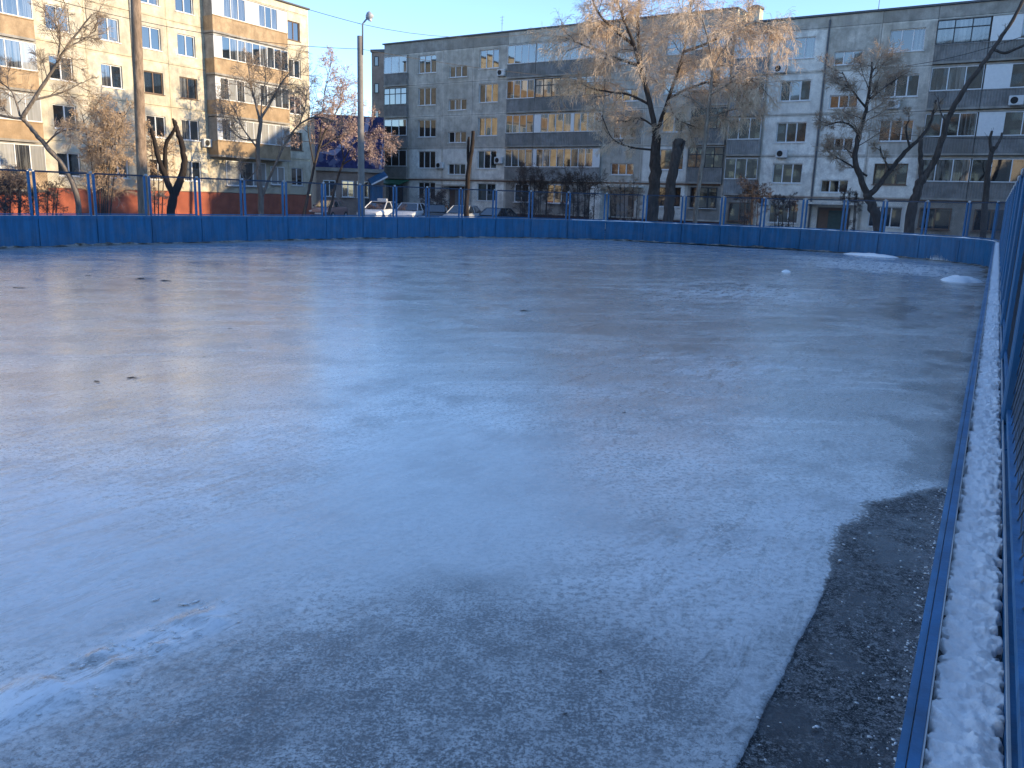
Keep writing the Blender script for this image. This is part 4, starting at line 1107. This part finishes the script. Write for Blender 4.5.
T = Tree(61); Y = 52; trunk = rooted([(262, 240), (261, 205), (259, 170), (258, 145), (261, 118)], Y); T.limb(trunk, .20, .10, 10); oo = opt(kids=[0, 10, 10], rmin=.0068, grav=[0, .05, 0, -.05])
for pts, dy, r0, r1, cnt, L in (([(260, 122), (256, 105), (251, 85), (248, 66)], 0, .09, .03, 9, 1.5), ([(260, 120), (272, 100), (282, 82), (292, 70)], 1, .09, .03, 9, 1.5), ([(259, 150), (244, 130), (234, 108)], -1, .06, .025, 7, 1.3),
                         ([(263, 195), (272, 172), (284, 146), (298, 126), (316, 117), (336, 122)], -.6, .09, .03, 10, 1.2), ([(258, 140), (240, 138), (226, 122), (220, 105)], .5, .05, .02, 7, 1.2), ([(261, 120), (262, 98), (266, 78)], .5, .06, .02, 7, 1.3),
                         ([(258, 168), (246, 180), (238, 165)], 0, .04, .02, 4, .9), ([(298, 127), (305, 108), (307, 90)], 0, .04, .02, 6, 1.0)):
    P = T.limb(PX(pts, Y, dy), r0, r1); T.foliate(P, cnt, L, .024, oo)
T.finish('tree', trunk[0], bark_g, tw_br, label='bare tree with an arching branch in front of the lit balconies', cat='tree')

T = Tree(67); Y = 58; trunk = rooted([(303, 238), (306, 205), (311, 180), (318, 152), (326, 128)], Y); T.limb(trunk, .13, .06, 8); oo = opt(kids=[0, 9, 9], rmin=.0068, leaf=.55, leafsize=.055, nleaf=2)
for pts, dy, cnt, L in (([(318, 152), (322, 120), (325, 90), (330, 68)], 0, 12, 1.7), ([(326, 130), (338, 108), (344, 88)], 1, 10, 1.5), ([(314, 165), (308, 130), (310, 105)], -1, 9, 1.4), ([(320, 148), (336, 138), (350, 132)], .6, 8, 1.3)):
    P = T.limb(PX(pts, Y, dy), .055, .02, 6); T.foliate(P, cnt, L, .022, oo)
T.finish('tree', trunk[0], bark_d, tw_pink, lf_pk, label='pinkish seed-laden tree in the gap left of the lamp post', cat='tree')
T = Tree(71); Y = 60; trunk = rooted([(326, 238), (331, 205), (337, 180), (344, 160)], Y); T.limb(trunk, .12, .06, 8); oo = opt(kids=[0, 9, 9], rmin=.0068, leaf=.35, leafsize=.05, nleaf=2, grav=[0, -.03, -.1, -.12])
for pts, dy, cnt, L in (([(340, 170), (352, 145), (368, 132), (378, 138)], 0, 10, 1.4), ([(344, 160), (340, 140), (332, 128)], 1, 8, 1.3), ([(342, 165), (360, 155), (378, 150)], -1, 8, 1.2)):
    P = T.limb(PX(pts, Y, dy), .05, .02, 6); T.foliate(P, cnt, L, .022, oo)
T.finish('tree', trunk[0], bark_d, tw_pink, lf_pk, label='low spreading tree across the blue mural behind the lamp post', cat='tree')

shrub((-24, 26), 172, 212, 33, 10, 81, tw_dk, 'dark dense bush at the left edge just behind the fence', None, 0, 'bush', .9, L=.55)
shrub((514, 552), 172, 205, 60, 10, 82, tw_dk, 'left half of the dark bare bushes under the grey balconies', None, 0, 'bush', .8, L=.9)
shrub((556, 600), 172, 205, 60, 10, 83, tw_dk, 'right half of the dark bare bushes under the grey balconies', None, 0, 'bush', .8, L=.9)
shrub((425, 446), 190, 212, 62, 6, 84, tw_dk, 'small bare bush behind the parked cars', None, 0, 'bush', .8, L=.6)
shrub((738, 766), 178, 214, 50, 6, 85, tw_dk, 'spindly bare bush left of the whitewashed block entrance', None, 0, 'bush', .7, L=.6)
shrub((770, 800), 196, 218, 48, 5, 86, tw_dk, 'low bare bush before the ground-floor window of the whitewashed block', None, 0, 'bush', .8, L=.4)
shrub((606, 640), 180, 212, 58, 6, 87, tw_br, 'bare bush beside the porch of the grey block', None, 0, 'bush', .8, L=.6)
shrub((30, 62), 185, 212, 40, 5, 88, tw_dk, 'thin bare bush before the red plinth at the left', None, 0, 'bush', .8, L=.5)
shrub((840, 862), 188, 222, 46, 4, 89, tw_dk, 'small bare bush left of the dark forked tree', None, 0, 'bush', .8, L=.4)
# dark bushes just outside the near fence on the right
def near_bush(d, u, seed, label, hgt=1.7):
    T = Tree(seed); base = DV*d+NV*u; r = random.Random(seed)
    for i in range(16):
        a = r.random()*6.283; rr = r.uniform(.0, .35); p = base+Vector((math.cos(a)*rr, math.sin(a)*rr, -.05)); lean = Vector((r.gauss(0, .25), r.gauss(0, .25), 0))
        P = [p, p+Vector((0, 0, hgt*.5))+lean*.5, p+Vector((0, 0, hgt*r.uniform(.8, 1.1)))+lean]; Q = T.limb(P, .014, .006, 5)
        T.foliate(Q, 9, .38, .006, opt(kids=[0, 5, 3], rmin=.0028, levels=2, leaf=.7, leafsize=.02, nleaf=3), .1)
    T.finish('bush', base, bark_d, tw_dk, lf_dk, label=label, cat='bush', group='bushes outside the near fence')
lf_dk = mat_twig('withered_dark_leaves', (.045, .04, .028), (.09, .075, .05))
for i, (d, lab) in enumerate(((3.2, 'dark bush outside the fence nearest the camera'), (5.0, 'dark bush outside the fence, second from the camera'), (7.0, 'dark bush outside the fence, third from the camera'), (9.5, 'dark bush outside the fence, fourth from the camera'), (12.5, 'dark bush outside the fence, farthest from the camera'))):
    near_bush(d, 1.5+.15*(i % 2), 91+i, lab)

# ------------------------------------------------------------------ litter on the ice
lf = MB()
def leaf_bits():
    r = random.Random(4); spots = [(97, 382, 9), (132, 378, 10), (140, 279, 12), (165, 281, 12), (20, 288, 10), (88, 276, 6), (205, 357, 5), (250, 348, 4), (230, 329, 5), (565, 715, 5), (600, 672, 6), (640, 636, 4), (655, 640, 4), (524, 311, 12), (518, 283, 6), (624, 413, 5), (700, 560, 4)]
    mt = mat_plain('dark_wet_leaf', (.03, .025, .02), .6)
    for i, (x, y, pw) in enumerate(spots):
        p = atZ(x, y); q = MB(); d = (p-CAM).length; sz = .5*pw*d/FPX; ang = r.uniform(-.4, .4)
        v = []
        for k in range(8):
            a = 6.283*k/8; rr = sz*(.6+.6*r.random()); x_, y_ = rr*math.cos(a)*1.0, rr*math.sin(a)*.45
            v.append((x_*math.cos(ang)-y_*math.sin(ang), x_*math.sin(ang)+y_*math.cos(ang), .002+.12*sz*r.random()))
        v.append((0, 0, .002+.15*sz)); q.add(v, [(k, (k+1) % 8, 8) for k in range(8)])
        q.build('leaf_litter', mt, None, loc=(p.x, p.y, .002), label='small dark scrap of wet leaf lying on the ice', cat='leaf', group='leaf scraps on the ice')
leaf_bits()

def glint_slivers():  # white slivers imitate a sun glint on the far boards
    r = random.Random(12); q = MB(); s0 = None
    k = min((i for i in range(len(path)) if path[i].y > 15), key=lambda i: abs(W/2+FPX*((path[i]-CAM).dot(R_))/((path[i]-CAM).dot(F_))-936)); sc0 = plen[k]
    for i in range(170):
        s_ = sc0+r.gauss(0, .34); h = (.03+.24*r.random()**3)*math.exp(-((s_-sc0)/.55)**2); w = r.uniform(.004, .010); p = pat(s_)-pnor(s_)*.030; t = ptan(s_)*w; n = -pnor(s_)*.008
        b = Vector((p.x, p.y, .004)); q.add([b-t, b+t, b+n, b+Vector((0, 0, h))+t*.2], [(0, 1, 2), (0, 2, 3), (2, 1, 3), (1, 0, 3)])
    q.build('glint_slivers', M['snow'], None, kind='stuff', label='white slivers standing in for a sun glint on the far boards near the corner', cat='ice')
glint_slivers()

def ice_crumbs():
    r = random.Random(33); q = MB()
    bm = bmesh.new(); bmesh.ops.create_icosphere(bm, subdivisions=1, radius=1); bm.verts.index_update()
    V = [v.co.copy() for v in bm.verts]; Fc = [[v.index for v in f.verts] for f in bm.faces]; bm.free()
    def blob(p, sx, sy, sz, rz):
        c, s_ = math.cos(rz), math.sin(rz); vs = []
        for v in V:
            k = r.uniform(.75, 1.2); x, y = v.x*sx*k, v.y*sy*k; vs.append((p.x+x*c-y*s_, p.y+x*s_+y*c, max(-.004, v.z*sz*k)+p.z))
        q.add(vs, Fc)
    line = [(-20, 715), (40, 690), (100, 662), (150, 640), (195, 622), (228, 606)]
    for i in range(140):                          # broken crust edge
        t = r.random()*(len(line)-1); k = int(t); f = t-k
        x = line[k][0]+(line[k+1][0]-line[k][0])*f+r.gauss(0, 16); y = line[k][1]+(line[k+1][1]-line[k][1])*f+r.gauss(0, 11)
        p = atZ(x, y, .004); z = .002+.007*r.random()**2.5; blob(p, z*r.uniform(1.2, 3.4), z*r.uniform(.8, 1.4), z*r.uniform(.18, .34), .6+r.gauss(0, .5))
    for i in range(900):                          # crumbs along the near board foot and on the bare asphalt
        d = .9+5*r.random()**1.6; u = -.03-abs(r.gauss(0, .06)) if r.random() < .7 else -r.uniform(.04, .5)
        p = DV*d+NV*u+Vector((0, 0, .0)); z = .0015+.006*r.random()**3; blob(p, z*r.uniform(1, 1.8), z, z*.6, r.random()*3)
    q.build('ice_crumbs', M['snow'], None, True, kind='stuff', label='white ice crumbs broken over the near ice', cat='ice')
ice_crumbs()

def foot_bank():
    ss = prange(S0+27, plen[-1]-.1, .11); k = 6; v = []
    for s_ in ss:
        p = pat(s_); n = pnor(s_); w = .05+.30*float(fbm(s_*1.3, 2.2, 4))**2*2; h = .012+.07*float(fbm(s_*2.3, 7.7, 4))**2*1.6
        for j in range(k):
            f = j/(k-1); q = p-n*(.012+w*f); v.append((q.x, q.y, -.004+h*(1-f)**1.3*(.7+.6*float(vnoise(s_*9, j*2.3)))))
    f = [(i*k+j, i*k+j+1, (i+1)*k+j+1, (i+1)*k+j) for i in range(len(ss)-1) for j in range(k-1)]
    t = NT('dirty_slush'); a = t.noise(2.2, 6, .7); b_ = t.noise(16, 6, .7)
    c = t.mix(t.ramp(a, [(.42, 0), (.60, 1)]), (.06, .05, .036), (.40, .385, .35)); c = t.mix(t.ramp(b_, [(.4, .6), (.55, 0)]), c, (.05, .043, .033))
    MB().add(v, f).build('slush_bank', t.out(c, .9, t.bump(b_, .7, .03), .2), None, True, kind='stuff', label='dirty slush line along the foot of the far boards', cat='slush')
foot_bank()
